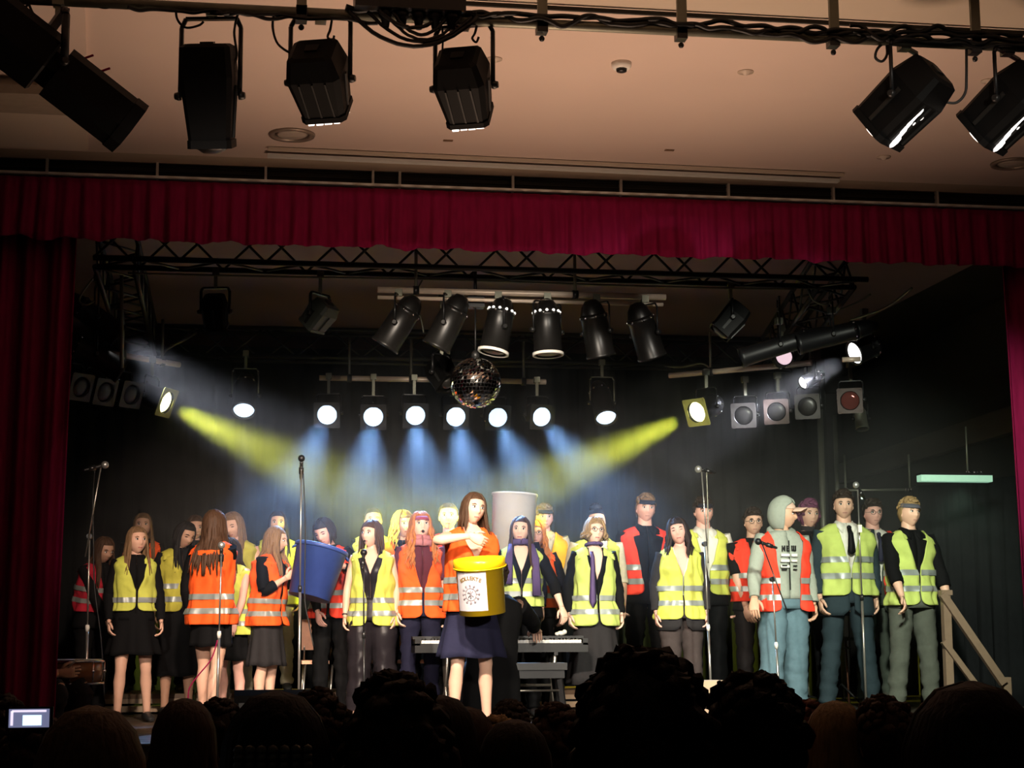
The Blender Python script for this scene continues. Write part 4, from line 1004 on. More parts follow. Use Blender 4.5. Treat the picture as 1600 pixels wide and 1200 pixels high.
        if e0 == 'scarf':
            sm_ = cloth('scarf ' + ex[1], dict(purple=(.09, .06, .15), pink=(.42, .17, .18))[ex[1]])
            mb = MB(); rr2 = ex[2] if len(ex) > 2 else .022
            for k in range(2 if rr2 > .03 else 1):
                mb.tube([S((.075 + .012 * k) * sin(2 * pi * j / 20), -(.072 + .012 * k) * cos(2 * pi * j / 20) - .006 - .012 * k, 1.505 - .035 * k + .012 * cos(2 * pi * j / 20)) for j in range(21)], [(rr2 * (1 + .15 * sin(j * 2.3)) * s, rr2 * .8 * s) for j in range(21)], 8, (0, 0, 1))
            for q, L in (ex[3] if len(ex) > 3 else ()):
                mb.tube([S(q * .8, -.085, 1.49), S(q, -.165, 1.36), S(q * 1.05, -.175, 1.36 - L * .5), S(q * 1.1, -.170, 1.36 - L)], [(.02 * s, .01), (.034 * s, .01), (.036 * s, .009), (.04 * s, .008)], 8, (1, 0, 0))
            mb.make('scarf', sm_, o)
        if e0 == 'collar':
            cm_ = rcloth(ex[1])
            for q in (-1, 1):
                rows = [[S(q * .062, .045, 1.50), S(q * .075, .05, 1.475)], [S(q * .066, -.01, 1.508), S(q * .088, -.012, 1.470)], [S(q * .045, -.058, 1.49), S(q * .080, -.085, 1.445)], [S(q * .012, -.075, 1.468), S(q * .045, -.112, 1.40)]]
                m_ = MB().ring_loft(rows, 0, False, False).make('collar', cm_, o); solid(m_, .005)
        if e0 == 'turtleneck':
            MB().tube([S(0, .01, 1.45), S(0, .006, 1.50), S(0, .002, 1.535)], [(.078 * s, .066 * s), (.062 * s, .06 * s), (.062 * s, .06 * s)], 16, (1, 0, 0), caps=False).make('collar', rcloth(ex[1]), o)
        if e0 == 'hood':
            hc = rcloth('hoodie'); rows = []
            for k in range(13):
                t = k / 12; e = R(-62 + 150 * t); row = []
                half = (R(70) - R(46) * smooth(18, 48, -62 + 150 * t)) / 1.25
                for j in range(25):
                    th = half * 1.25 + (2 * pi - 2.5 * half) * j / 24
                    kk = 1.24 + .03 * noise.noise(V((th * 2, e * 2, 1)))
                    row.append(H_(.076 * kk * sin(th) * cos(e), (-.099 * kk * cos(th) * cos(e)) + .008, .117 * kk * sin(e) + .004))
                rows.append(row)
            m_ = MB().ring_loft(rows, 0, False, False).make('hood', hc, o); solid(m_, .01)
            MB().tube([S(.10 * sin(2 * pi * j / 20), -.085 * cos(2 * pi * j / 20) + .01, 1.475 + .03 * cos(2 * pi * j / 20) * -1) for j in range(21)], (.034 * s, .026 * s), 8, (0, 0, 1)).make('hood_collar', hc, o)
            capm = cloth('cap pink beige', (.62, .42, .33))
            rows = []
            for k in range(8):
                e = R(20 + 70 * k / 7); rows.append([H_(.084 * sin(2 * pi * j / 24) * cos(e), -.108 * cos(2 * pi * j / 24) * cos(e), .122 * sin(e) + .006) for j in range(24)])
            MB().ring_loft(rows, 0, False).make('cap', capm, o)
            rows = []
            for k in range(7):
                t = k / 6; rows.append([H_((-1 + 2 * j / 10) * .076 * (1 - .15 * t * t), -.092 - .100 * t * (1 - .35 * (-1 + 2 * j / 10) ** 2), .062 + .004 * t - .034 * (-1 + 2 * j / 10) ** 2) for j in range(11)])
            m_ = MB().ring_loft(rows, 0, False, False).make('cap_brim', capm, o); solid(m_, .010)
        if e0 == 'hoodprint':
            mb = MB(); w_ = .012
            # black college letters N E W above pale stripes, either side of the zip
            def blk(x, z, dx, dz_, mi): mb.box(S(x, -(prof(T, z)[1] + .034), z), (dx * s, .012, dz_ * s), None, mi)
            for x in (-.065, -.045): blk(x, 1.335, .008, .045, 0)
            blk(-.055, 1.335, .012, .018, 0); blk(-.025, 1.335, .008, .045, 0)
            for z in (1.353, 1.335, 1.317): blk(-.015, z, .02, .008, 0)
            for x in (.018, .034, .050): blk(x, 1.338, .007, .04, 0)
            blk(.034, 1.319, .036, .008, 0)
            for z, l_ in ((1.28, .10), (1.235, .10), (1.19, .07)): blk(-.045, z, .075, .022, 1)
            blk(.035, 1.28, .05, .022, 1); blk(.035, 1.235, .05, .018, 1)
            for z in (1.195, 1.165): blk(-.05, z, .045, .012, 0); blk(.045, z, .03, .010, 0)
            mb.make('chest_print', [M_dark, M_white], o)
            MB().beam(S(0, -(prof(T, 1.0)[1] + .030), 1.0), S(0, -(prof(T, 1.40)[1] + .036), 1.40), .008, .008).make('zip', M_dark, o)
        if e0 == 'bracelet':
            pts = armpaths[ex[1]][0]; d_ = (pts[-1] - pts[-2]).normalized(); MB().lathe(pts[-1] - d_ * .02, d_, [(0, ar[3] * s * 1.12), (.006, ar[3] * s * 1.25), (.012, ar[3] * s * 1.12)], 14).make('bracelet', M_dark, o)
        if e0 == 'hairclip':
            for q in range(28):
                x = -.055 + .11 * (q % 7) / 6; z = -.02 + .012 * (q // 7)
                MB().ball(H_(x, .118 - .3 * x * x * 8, z + .02), .009 * hs, 6, 4).make('bead', M_olive, o)
    o['_s'] = 0; del o['_s']
    return o, Mh, root, armpaths
# ================================================================ THE SINGERS
G = 'singers in high visibility vests'
SG = dict(group=G)
# far left, dim
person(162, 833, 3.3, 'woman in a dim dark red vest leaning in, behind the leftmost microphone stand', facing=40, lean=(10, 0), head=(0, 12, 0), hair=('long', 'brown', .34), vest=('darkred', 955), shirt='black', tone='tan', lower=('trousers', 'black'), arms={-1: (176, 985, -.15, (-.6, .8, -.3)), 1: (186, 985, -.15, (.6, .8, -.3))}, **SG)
person(224, 800, 4.7, 'fair long-haired woman standing directly behind the girl in the short black skirt', floor=RIS, hair=('long', 'light', .36), vest=('orange', 950), tone='fair', lower=('trousers', 'black'), **SG)
person(213, 821, 2.7, 'girl with long light brown hair in yellow vest, long black sleeves and short black skirt', facing=12, head=(14, 0, 0), hair=('long', 'light', .30), vest=('yellow', 955, dict(bands=(.075,), v=1.16, vw=.09)), shirt='black', lower=('skirt', 'black', .24), hem=1023, tone='fair', stance={-1: (.05, -.1), 1: (.06, .05)}, shoe='black', **SG)
person(305, 803, 4.8, 'brown-haired woman whose face shows between two dark-haired heads, back row left', floor=RIS, hair=('long', 'brown', .25), vest=('yellow', 940), tone='fair', head=(10, 8, 0), **SG)
person(283, 810, 3.6, 'dark-haired woman looking down in a yellow vest with painted shade and long black skirt', facing=15, head=(20, 24, 8), hair=('long', 'black', .34), vest=('shaded_yellow', 956, dict(v=1.25, open=.003)), shirt='black', sleeve='short', tone='tan', lower=('skirt', 'black', .20), hem=1056, eyes='closed', **SG)
person(370, 796, 4.1, 'woman with long blond hair looking down behind the pair at the microphone', floor=0, facing=-15, head=(-12, 20, -6), hair=('long', 'light', .38), vest=('shaded_yellow', 950), shirt=None, tone='fair', lower=('trousers', 'khaki'), eyes='closed', **SG)
person(364, 838, 3.1, 'bare-armed woman in bright yellow vest, face half hidden behind the woman seen from behind', facing=-38, head=(-20, 10, 0), hair=('long', 'dark', .22), vest=('yellow', 992, dict(v=1.36, vw=.05, open=.002)), shirt=None, lower=('skirt', 'black', .20), hem=1032, tone='rosy', arms={1: (366, 975, -.22, (.8, .4, -.3)), -1: (350, 872, -.20, (-.5, .2, -.8), (1, 0, 0), (0, 1, 0), (0, 0, 1))}, **SG)
person(334, 794, 2.1, 'long-haired woman seen from behind in orange vest and black skirt at the microphone', facing=152, head=(-10, 0, 0), hair=('long', 'brown', .40), vest=('orange', 976, dict(open=.003, v=1.3)), shirt='black', tone='fair', lower=('skirt', 'black', .185), hem=1010, arms={1: None, -1: (357, 965, .25, (.6, .6, -.2))}, stance={-1: (-.02, .10), 1: (.03, -.12)}, wide=1.1, **SG)
person(434, 797, 4.7, 'dark-haired woman of whom only forehead and eyes show, behind the girl steadying the blue bucket', floor=RIS, hair=('long', 'dark', .32), vest=('yellow', 945), tone='fair', lower=('trousers', 'khaki'), **SG)
person(428, 819, 3.0, 'girl with long brown hair in orange vest and knee-length black skirt steadying the blue bucket', facing=62, lean=(4, 0), head=(8, 8, 0), hair=('long', 'light', .34), vest=('orange', 978, dict(open=.01, v=1.2)), shirt='black', sleeve='mid', tone='fair', lower=('skirt', 'charcoal', .215), hem=1040, arms={-1: (447, 903, -.12, (-.5, .3, -.8), (0, 0, 1), (0, 1, 0)), 1: (470, 880, .22, (.3, .4, -.8), (0, 0, 1), (0, -1, 0))}, **SG)
person(511, 804, 3.4, 'woman with centre-parted dark hair in orange vest peering into the blue bucket', facing=-18, lean=(4, -3), head=(-14, 22, -8), hair=('bob', 'dark', .10), vest=('red', 966, dict(open=.01)), shirt='black', tone='rosy', lower=('trousers', 'black'), arms={1: (537, 885, -.18, (.9, .1, -.7), (0, 0, 1), (0, 1, 0), (-.9, -.2, .3)), -1: (497, 965, -.12, (-.7, .5, -.3))}, eyes='closed', **SG)
person(583, 792, 4.5, 'dark-haired woman in yellow vest whose upper face shows above the girl at the microphone', floor=RIS, hair=('tied', 'dark', .2), vest=('yellow', 950), shirt='black', tone='warm', **SG)
person(582, 811, 2.9, 'woman in yellow vest and wide black satin trousers singing left into the microphone', facing=-12, head=(-28, 0, 4), hair=('bob', 'brown', .17), vest=('yellow', 978, dict(v=1.02, vw=.085, open=.018)), shirt='satin', vneck=1.27, sleeve=None, tone='fair', lower=('trousers', 'satin', 1.28), mouth=.6, shoe='tan', stance={-1: (.03, -.05), 1: (.05, .02)}, extras=(('bracelet', -1),), **SG)
person(628, 797, 3.75, 'person with loose blond curls standing half behind the ginger singer', floor=0, head=(20, 0, 0), hair=('curly', 'blond', .22), vest=('orange', 960), shirt='black', tone='fair', lower=('trousers', 'black'), **SG)
person(657, 799, 2.9, 'brightly lit singer with long ginger curls, red headband and pink scarf in orange vest', facing=4, head=(2, -10, 0), hair=('curly', 'ginger', .36), vest=('orange', 966, dict(v=1.08, vw=.11, bands=(.105, .215))), shirt='maroon', sleeve='short', tone='pale', lower=('trousers', 'darknavy'), mouth=1.0, extras=(('headband', 'red'), ('scarf', 'pink', .034)), **SG)
person(701, 784, 3.9, 'dark-haired person in red vest half hidden behind the girl with the yellow bucket', floor=0, head=(-10, 0, 0), sex='f', hair=('tied', 'dark', .2), vest=('red', 960), shirt='maroon', tone='rosy', **SG)
# front girl with the yellow bucket
person(736, 767, .75, 'smiling girl in orange vest and navy skirt at the very front holding the yellow bucket', facing=8, head=(8, 2, 8), hair=('long', 'brown', .17), vest=('orange', 956, dict(v=1.24, vw=.10, bands=(.085, .205), open=.004)), shirt=None, lower=('skirt', 'navy', .25), hem=1027, tone='fair', stance={-1: (.05, -.03), 1: (.04, .02)},
       arms={-1: (735, 837, -.30, (-1, .1, -.15), (0, 0, 1), (0, 1, 0), (1.0, -.2, -.45)), 1: (772, 925, -.16, (.15, .5, -.6), (0, 0, 1), (0, 1, 0), (-.6, -.5, -.3))}, group=None)
person(813, 805, 2.9, 'woman with very long brown hair, purple scarf and rolled black sleeves beside the white bucket', facing=-6, head=(-8, 0, 3), hair=('long', 'brown', .46), vest=('lime', 948, dict(v=1.1, vw=.10)), shirt='black', vneck=1.25, sleeve='mid', tone='pale', lower=('trousers', 'black'), extras=(('scarf', 'purple', .028, ((-.11, .22), (.12, .32))),), arms={1: (878, 950, -.18, (.8, .4, -.2))}, **SG)
person(850, 788, 4.3, 'young man in dark headband, orange vest and khaki shirt behind the ginger-haired woman', floor=RIS, sex='m', hair=('short', 'light', .1), vest=('amber', 955), shirt='khaki', sleeve='rolled', tone='rosy', extras=(('headband', 'dark'), ('collar', 'khaki')), lower=('trousers', 'black'), **SG)
person(836, 812, 3.7, 'woman with wavy ginger hair and glasses squeezed in right of the purple-scarfed woman', head=(-8, 0, 0), hair=('curly', 'ginger', .28), vest=('orange', 950), shirt='black', tone='rosy', extras=(('glasses',),), arms={1: (880, 955, -.1, (.8, .5, -.2))}, **SG)
person(931, 793, 3.75, 'person with a dark curly bun and yellow vest behind the blond curly singer', sex='m', floor=0, hair=('bun', 'black', .1), vest=('yellow', 945), shirt='cream', sleeve='rolled', tone='warm', **SG)
person(927, 808, 2.8, 'blond curly-haired singer in glasses with a purple tie over the yellow vest', facing=3, head=(6, -6, 4), sex='f', hair=('curly', 'blond', .07), vest=('lime', 978, dict(v=1.05, vw=.09, bands=(.10, .22))), shirt='black', vneck=1.2, sleeve='long', tone='pale', lower=('skirt', 'charcoal', .25), hem=1068, extras=(('glasses',), ('scarf', 'purple', .014), ('tie', 'purple', 950, -.055), ('bracelet', 1)), **SG)
person(1007, 772, 4.0, 'smiling young man with backward headband, open orange vest and black shirt', sex='m', head=(0, 0, 3), hair=('short', 'light', .1), vest=('red', 930, dict(v=1.0, vw=.085, open=.035)), shirt='black', sleeve='long', tone='rosy', extras=(('headband', 'dark'), ('collar', 'black')), lower=('trousers', 'black', .95), **SG)
person(1061, 808, 2.8, 'woman with wavy dark hair, eyes closed, yellow vest over a dark blazer and brown trousers', facing=-4, head=(-12, -4, -10), hair=('curly', 'dark', .26), vest=('yellow', 968, dict(v=1.22, vw=.07, bands=(.12, .25), open=.004)), shirt='white', vneck=1.22, sleeve=None, jacket=('charcoal', 985), tone='rosy', lower=('trousers', 'brown', 1.15), eyes='closed', **SG)
person(1098, 777, 3.8, 'young man in dark headband, white rolled-sleeve shirt and yellow vest behind the right microphone stand', sex='m', head=(0, 2, 0), hair=('short', 'dark', .1), vest=('yellow', 930, dict(v=1.12, vw=.09)), shirt='white', sleeve='rolled', tone='rosy', extras=(('headband', 'dark'), ('collar', 'white')), lower=('trousers', 'black'), **SG)
person(1176, 794, 3.7, 'young man with glasses and bare arms standing left behind the hooded singer', sex='m', head=(-6, 0, 0), hair=('short', 'dark', .1), vest=('red', 940), shirt='black', sleeve='short', tone='fair', extras=(('glasses',),), arms={-1: (1168, 958, -.12, (-.8, .6, 0)), 1: (1180, 962, -.12, (.8, .6, 0))}, lower=('trousers', 'charcoal', .95), **SG)
person(1220, 779, 2.6, 'young man in grey hoodie, cap, red-orange vest and blue jeans looking to the right', sex='m', facing=6, head=(52, 4, 0), hair=('none', 'brown'), vest=('red', 956, dict(v=1.1, vw=.05, open=.075, bands=(.09, .225), off=.035)), shirt='hoodie', sleeve='long', tone='warm', extras=(('hood',), ('hoodprint',), ('bracelet', 1)), lower=('trousers', 'jeans', 1.22), stance={-1: (.10, -.12), 1: (.03, .08)}, arms={-1: (1176, 955, -.25, (-.9, .4, -.1))}, **SG)
person(1262, 782, 3.8, 'young person with purple-pink hair, black turtleneck and orange vest behind the suited man', sex='m', head=(4, 0, 3), hair=('messy', 'purple', .1), vest=('orange', 946, dict(v=1.12, vw=.09)), shirt='black', tone='fair', extras=(('turtleneck', 'charcoal'),), lower=('trousers', 'black'), **SG)
person(1317, 766, 3.0, 'tall young man in dark teal suit, white shirt and black tie under a yellow vest', sex='m', facing=-3, head=(-10, 0, 0), hair=('short', 'dark', .1), vest=('lime', 931, dict(v=1.12, vw=.075, bands=(.13, .26), open=.003)), shirt='white', sleeve=None, jacket=('teal', 962), tone='fair', extras=(('collar', 'white'), ('tie', 'black', 868)), lower=('trousers', 'teal', 1.0), stance={-1: (.09, 0), 1: (.10, 0)}, **SG)
person(1362, 780, 3.9, 'young man with glasses in orange vest and grey-green suit, right of the suited man', sex='m', head=(0, 0, 0), hair=('short', 'dark', .1), vest=('red', 940, dict(v=1.05, vw=.08, open=.02)), shirt='white', sleeve=None, jacket=('green', 960), tone='rosy', extras=(('glasses',), ('collar', 'white'), ('tie', 'navy', 880)), lower=('trousers', 'green', 1.0), **SG)
person(1418, 778, 2.5, 'blond young man in bandana and yellow vest beside the stair railing', sex='m', facing=8, head=(6, -2, 2), hair=('short', 'blond', .1, -1), vest=('lime', 946, dict(v=1.12, vw=.09, bands=(.11, .24), open=.003)), shirt='black', sleeve='mid', tone='fair', extras=(('headband', 'grey'), ('collar', 'black')), lower=('trousers', 'grey', 1.05), stance={-1: (.07, 0), 1: (.09, .03)}, arms={-1: (1416, 962, -.35, (-.9, .6, -.2), (-.3, 0, 1), (0, 1, 0)), 1: (1487, 955, -.15, (.9, .5, 0), (-.3, -.9, .1), (-1, 0, 0))}, **SG)
# pianist with the bucket on his head
pno, MhP, rootP, _ = person(777, 872, 1.72, 'seated pianist in a black suit bowed over the keys, seen from behind', sex='m', seated=.98, lean=(8, -4), facing=176, hair=('short', 'dark', .1), shirt='white', sleeve=None, jacket=('black', 1034), tone='fair', lower=('trousers', 'black', 1.0), arms={1: (782, 985, .42, (.9, -.2, -.5), (-1, 0, 0), (0, 0, -1)), -1: (838, 985, .42, (-.9, -.2, -.5), (1, 0, 0), (0, 0, -1))}, group=None)
# drummer behind the left curtain
person(40, 920, 1.0, 'drummer mostly hidden behind the left red curtain, one hand holding a drumstick', sex='m', seated=.95, facing=60, hair=('short', 'dark', .1), shirt='black', sleeve='short', tone='warm', lower=('trousers', 'charcoal'), arms={-1: (92, 1052, -.15, (-.5, .6, -.5), (0, 0, 1), (0, 1, 0)), 1: None}, group=None)
def bucket(c, r0, r1, h, m, label, tilt=(0, 0), rim=.012, inv=False, name='bucket', band=.05, twist=0):
    o = thing(name, label, 'bucket', c); o.rotation_euler = (R(tilt[0]), R(tilt[1]), R(twist))
    n = 40; prof_ = [(0, r0 * .96), (0, r0), (h * .5, (r0 + r1) / 2), (h, r1), (h, r1 - .006), (h * .5, (r0 + r1) / 2 - .006), (.012, r0 - .006), (.012, .01)]
    if band: prof_ = [(0, r0 * .96), (0, r0), (h - band, r0 + (r1 - r0) * (1 - band / h)), (h - band, r1 + rim), (h - .008, r1 + rim), (h, r1 + rim * .7), (h, r1 - .006), (.012, r0 - .006), (.012, .01)]
    mb = MB(); axis = V((0, 0, 1)); rings = [[V((r * cos(2 * pi * j / n), r * sin(2 * pi * j / n), z)) for j in range(n)] for z, r in prof_]
    mb.ring_loft(rings, 0); w_ = mb.make('bucket_wall', m, o)
    for p in w_.data.polygons: p.use_smooth = abs(p.normal.z) < .5
    return o
M_yb = mat('glossy yellow plastic', (.95, .60, .01), .25, 0, .03, spec=.6)
M_bb = mat('matt blue plastic', (.035, .065, .25), .45, 0, .15)
M_wb = mat('cream plastic', (.86, .80, .68), .5, 0, .05)
# yellow bucket (label with curved word and round ornament)
YBK = .38; cb = at(754, 958, YBK); hb = (at(750, 872, YBK) - cb).length; 
ob = bucket(cb, .152, .158, hb, M_yb, 'glossy yellow bucket with a white printed label held by the girl at the very front', (8, -5), .015, band=.065, twist=0)
lm = MB(); rows = []
rr_ = .1565
for k in range(6):
    z = .035 + (hb - .11) * k / 5; rows.append([V(((rr_ + .0002 * k) * sin(R(a_)), -(rr_ + .0002 * k) * cos(R(a_)), z)) for a_ in range(-78, 9, 6)])
q = lm.ring_loft(rows, 0, False, False).make('label', mat('white paper', (.50, .46, .48), .6), ob)
def onb(a_, z, dr=.003): return V(((rr_ + dr) * sin(R(a_)), -(rr_ + dr) * cos(R(a_)), z))
M_gold = mat('golden print', (.20, .12, .03), .5); M_gprint = mat('grey print', (.20, .17, .19), .6)
zc_ = hb * .40; word = 'KOLLEKTE'
for i, ch in enumerate(word):
    t = (i - 3.5) / 3.5; a_ = -34 + t * 24; z = hb * .665 - .018 * t * t
    cu = bpy.data.curves.new('letter', 'FONT'); cu.body = ch; cu.size = .034; cu.extrude = .0008; cu.align_x = 'CENTER'; cu.offset = .0008
    me = None; tmp = bpy.data.objects.new('letter', cu); C.objects.link(tmp); bpy.context.view_layer.update()
    me = bpy.data.meshes.new_from_object(tmp); bpy.data.objects.remove(tmp); me.materials.clear(); me.materials.append(M_gold)
    lo = bpy.data.objects.new('letter', me); C.objects.link(lo); lo.parent = ob; lo.location = onb(a_, z); lo.rotation_euler = (pi / 2, R(-t * 16) * -1, R(a_))
    lo.rotation_euler = (Matrix.Rotation(R(a_), 3, 'Z') @ Matrix.Rotation(R(t * 16), 3, 'Y') @ Matrix.Rotation(pi / 2, 3, 'X')).to_euler()
mb = MB()
for k in range(12):
    an = 2 * pi * k / 12
    mb.ball(onb(-34 + 21 * cos(an), zc_ + .058 * sin(an), .001), (.008, .004, .008), 6, 4)
    mb.bar(onb(-34 + 15 * cos(an), zc_ + .042 * sin(an), .001), onb(-34 + 20 * cos(an), zc_ + .055 * sin(an), .001), .0025, 5)
mb.tube([onb(-34 + 14 * cos(2 * pi * j / 24), zc_ + .040 * sin(2 * pi * j / 24), .001) for j in range(25)], .0025, 5)
for a1, z1, a2, z2 in ((-40, -.02, -28, .02), (-42, .008, -30, .012), (-34, -.028, -34, .026), (-41, .018, -27, -.016)): mb.bar(onb(a1, zc_ + z1, .001), onb(a2, zc_ + z2, .001), .0035, 5)
mb.make('ornament', M_gprint, ob)
MB().tube([V(((.178) * cos(pi * j / 12), -.178 * sin(pi * j / 12) * .98, hb - .05 - .012 * sin(pi * j / 12))) for j in range(13)], .004, 6).make('bail_handle', M_yb, ob)
# blue bucket
cb = at(483, 934, 2.75); ct = at(503, 857, 2.75); hb2 = (ct - cb).length * 1.03; bo = bucket(cb, .165, .205, hb2, M_bb, 'big matt blue bucket held slanted between two women in orange vests', (-6, 14), .012, band=.03)
for q in (-1, 1): MB().tube([V((q * .20, -.04, hb2 - .03)), V((q * .225, -.02, hb2 - .05)), V((q * .225, .02, hb2 - .05)), V((q * .20, .04, hb2 - .03))], .008, 6).make('handle', M_bb, bo)
# white bucket upside over the pianist's head: base up
person(800, 792, 3.4, 'person in dark clothes standing with the white bucket over the head', sex='m', hair=('none', 'dark'), shirt='darknavy', tone='fair', group=None)
cw = at(800, 866, 3.4); tw_ = at(800, 771, 3.4); hw = (tw_ - cw).length; wo = bucket(cw, .175, .188, hw, M_wb, 'tall cream-white bucket worn over a head behind the purple-scarfed woman', (0, 3), .008, band=.018)
MB().lathe((0, 0, hw - .006), (0, 0, 1), [(0, .186), (.005, .186), (.006, .01)], 32).make('base_plate', M_wb, wo)

# ---------------------------------------------------------------- microphone stands
M_stand = mat('satin black stand', (.05, .05, .05), .3, .7); M_standl = mat('worn silver stand', (.40, .38, .34), .3, .8)
def mic_stand(base, top, label, boom=None, mic=None, m=None, clutch=None, r=.010, feet=True, cablep=None):
    r = r * .72
    base = V(base); top = V(top); m = m or M_standl
    o = thing('microphone_stand', label, 'microphone stand', base, 'microphone stands along the stage')
    t = top - base; k = t.normalized() * .02
    MB().bar((0, 0, .06), t * .52, r * 1.35, 10).make('lower_tube', M_stand if m is M_stand else m, o)
    MB().bar(t * .50, t, r * .85, 10).make('upper_tube', m, o)
    MB().lathe(t * .50, t, [(0, r * 1.6), (.03, r * 2.2), (.05, r * 1.6)], 12).make('clutch', M_white if clutch else M_stand, o)
    if feet:
        for a_ in (90, 210, 330):
            d_ = V((cos(R(a_)), sin(R(a_)), 0)); l = MB().bar(V((0, 0, .09)), d_ * .28 + V((0, 0, .012)), .009, 8).make('leg', M_stand, o); MB().ball(d_ * .28 + V((0, 0, .012)), .014, 8, 6).make('rubber_foot', M_black, l)
    tip = t
    if boom:
        b0, b1 = V(boom[0]) - base, V(boom[1]) - base; MB().bar(b0, b1, r * .75, 8).make('boom_arm', M_stand if len(boom) > 2 else m, o); MB().lathe(t - V((0, 0, .0)), V((0, 1, .01)), [(-.025, .02), (.025, .02)], 12).make('swivel', M_stand, o); tip = b1
    if mic:
        d_ = V(mic[0]).normalized(); col = M_chrome if mic[1] == 'silver' else M_stand
        mo = thing('microphone', mic[2], 'microphone', base + tip, 'microphones on the stands')
        MB().lathe((0, 0, 0), d_, [(-.13, .008), (-.12, .011), (-.01, .013), (.0, .017)], 14).make('body', M_stand if mic[1] != 'white' else M_white, mo)
        MB().ball(d_ * .028, .027, 14, 10).make('grille', mat('mic mesh', (.55, .55, .52), .35, .8) if mic[1] == 'silver' else M_black, mo)
        MB().lathe(d_ * -.06, d_, [(-.03, .017), (.02, .019)], 12).make('clip', M_stand, o if False else mo)
    return o
def FP(px, Y): p = at(px, 1000, Y); return V((p.x, Y, 0))
def T_(px, py, Y): return at(px, py, Y)
b = FP(137, 1.7); mic_stand(b, T_(140, 838, 1.7), 'tall microphone stand at the far left with a long raised boom', boom=(T_(133, 870, 1.65), T_(158, 728, 1.55)), mic=((.8, .2, .25), 'silver', 'silver microphone on the raised boom at the far left'), clutch=1)
cable([T_(148, 735, 1.55), T_(145, 780, 1.6), T_(146, 850, 1.6), T_(148, 920, 1.6), T_(158, 1000, 1.6), T_(163, 1090, 1.6)], .005, 'thin cable hanging from the far left microphone', group='microphone cables')
b = FP(468, 1.9); mic_stand(b, T_(471, 722, 1.9), 'very tall straight microphone stand in front of the blue bucket', mic=((0, -.2, 1), 'black', 'small black microphone atop the very tall stand before the blue bucket'))
cable([T_(474, 740, 1.9), T_(477, 830, 1.85), T_(476, 930, 1.85), T_(482, 970, 1.85), T_(490, 1010, 1.85)], .005, 'thin dark cable hanging beside the blue bucket', group='microphone cables')
b = FP(341, 1.5); mic_stand(b, T_(346, 858, 1.5), 'microphone stand in front of the woman seen from behind', mic=((0, -.25, 1), 'silver', 'microphone with silver mesh at the woman seen from behind'), clutch=1)
cable([T_(340, 1000, 1.5), T_(330, 1030, 1.5), T_(310, 1055, 1.5), T_(296, 1075, 1.5), T_(294, 1095, 1.5)], .005, 'thin cable curving across the bare legs at the left', M_velvet, group='microphone cables')
b = FP(570, 2.2); mic_stand(b, T_(568, 868, 2.2), 'microphone stand in front of the satin-trousered singer', mic=((.1, .55, .8), 'black', 'black microphone at the mouth of the satin-trousered singer'), m=M_stand)
b = FP(1110, 2.0); mic_stand(b, T_(1101, 850, 2.0), 'tall microphone stand before the white-shirted man with boom tipped up', boom=(T_(1107, 880, 2.0), T_(1096, 734, 1.95)), mic=((-.7, -.2, .1), 'silver', 'silver microphone atop the stand before the white-shirted man'), clutch=1)
cable([T_(1104, 738, 1.95), T_(1106, 800, 1.95), T_(1106, 880, 1.95)], .005, 'thin cable beside the right tall microphone stand', M_olive, group='microphone cables')
b = FP(1350, 2.2); mic_stand(b, T_(1340, 762, 2.2), 'tall microphone stand in front of the suited man', mic=((-.5, -.3, .6), 'silver', 'silver microphone on the stand before the suited man'))
MB().box((0, 0, 0), (.03, .03, .06)).make('clip', M_white, bpy.data.objects['microphone_stand.005'], loc=None).location = T_(1343, 826, 2.15) - b
b = FP(1216, 1.9); mic_stand(b, T_(1207, 905, 1.9), 'low microphone stand with a slanted boom before the hooded singer', boom=(T_(1230, 955, 1.75), T_(1190, 848, 1.9), 1), mic=((-.9, 0, .3), 'red', 'short microphone on the slanted boom before the hooded singer'), clutch=1)
b = FP(1158, 4.4); mic_stand(b, T_(1155, 1012, 4.4), 'short thin stand behind, left of the blue jeans', mic=None, m=M_olive)
b = FP(1262, 4.3); o = mic_stand(b, T_(1259, 1028, 4.3), 'short stand with a white cone top left of the suited man', mic=None, m=M_olive); MB().lathe((V(T_(1259, 1065, 4.3)) - b), (0, 0, 1), [(0, .006), (.12, .022), (.2, .020), (.21, .01)], 12).make('white_cone', M_white, o)

# ---------------------------------------------------------------- keyboard, stand and bench
YK = 2.35; k0 = at(648, 1004, YK); k1 = at(918, 1006, YK); L_ = k1.x - k0.x; kc = V(((k0.x + k1.x) / 2, YK + .13, (k0.z + k1.z) / 2))
o = thing('keyboard', 'black electric piano with white keys behind the front girl', 'keyboard', kc)
MB().box((0, 0, -.035), (L_, .30, .07)).box((0, .09, .03), (L_, .12, .05)).box((-L_ / 2 + .02, 0, .01), (.04, .30, .05)).box((L_ / 2 - .02, 0, .01), (.04, .30, .05)).make('case', M_glossb, o)
for i in range(52): MB().box((-L_ / 2 + .05 + (L_ - .1) * (i + .5) / 52, -.06, .012), ((L_ - .1) / 52 * .93, .16, .024)).make('white_key', mat('ivory key', (.82, .80, .74), .25), o) if i == 0 else None
wk = [c_ for c_ in bpy.data.objects if c_.name == 'white_key'][0]
for i in range(1, 52):
    q = wk.copy(); C.objects.link(q); q.parent = o; q.location.x = (L_ - .1) * i / 52
bk0 = MB().box((0, -.025, .030), (.011, .09, .016)).make('black_key', M_glossb, o); bk0.location.x = -L_ / 2 + .05 + (L_ - .1) / 52
for i in range(2, 52):
    if i % 7 in (3, 0): continue
    q = bk0.copy(); C.objects.link(q); q.parent = o; q.location.x = -L_ / 2 + .05 + (L_ - .1) * i / 52
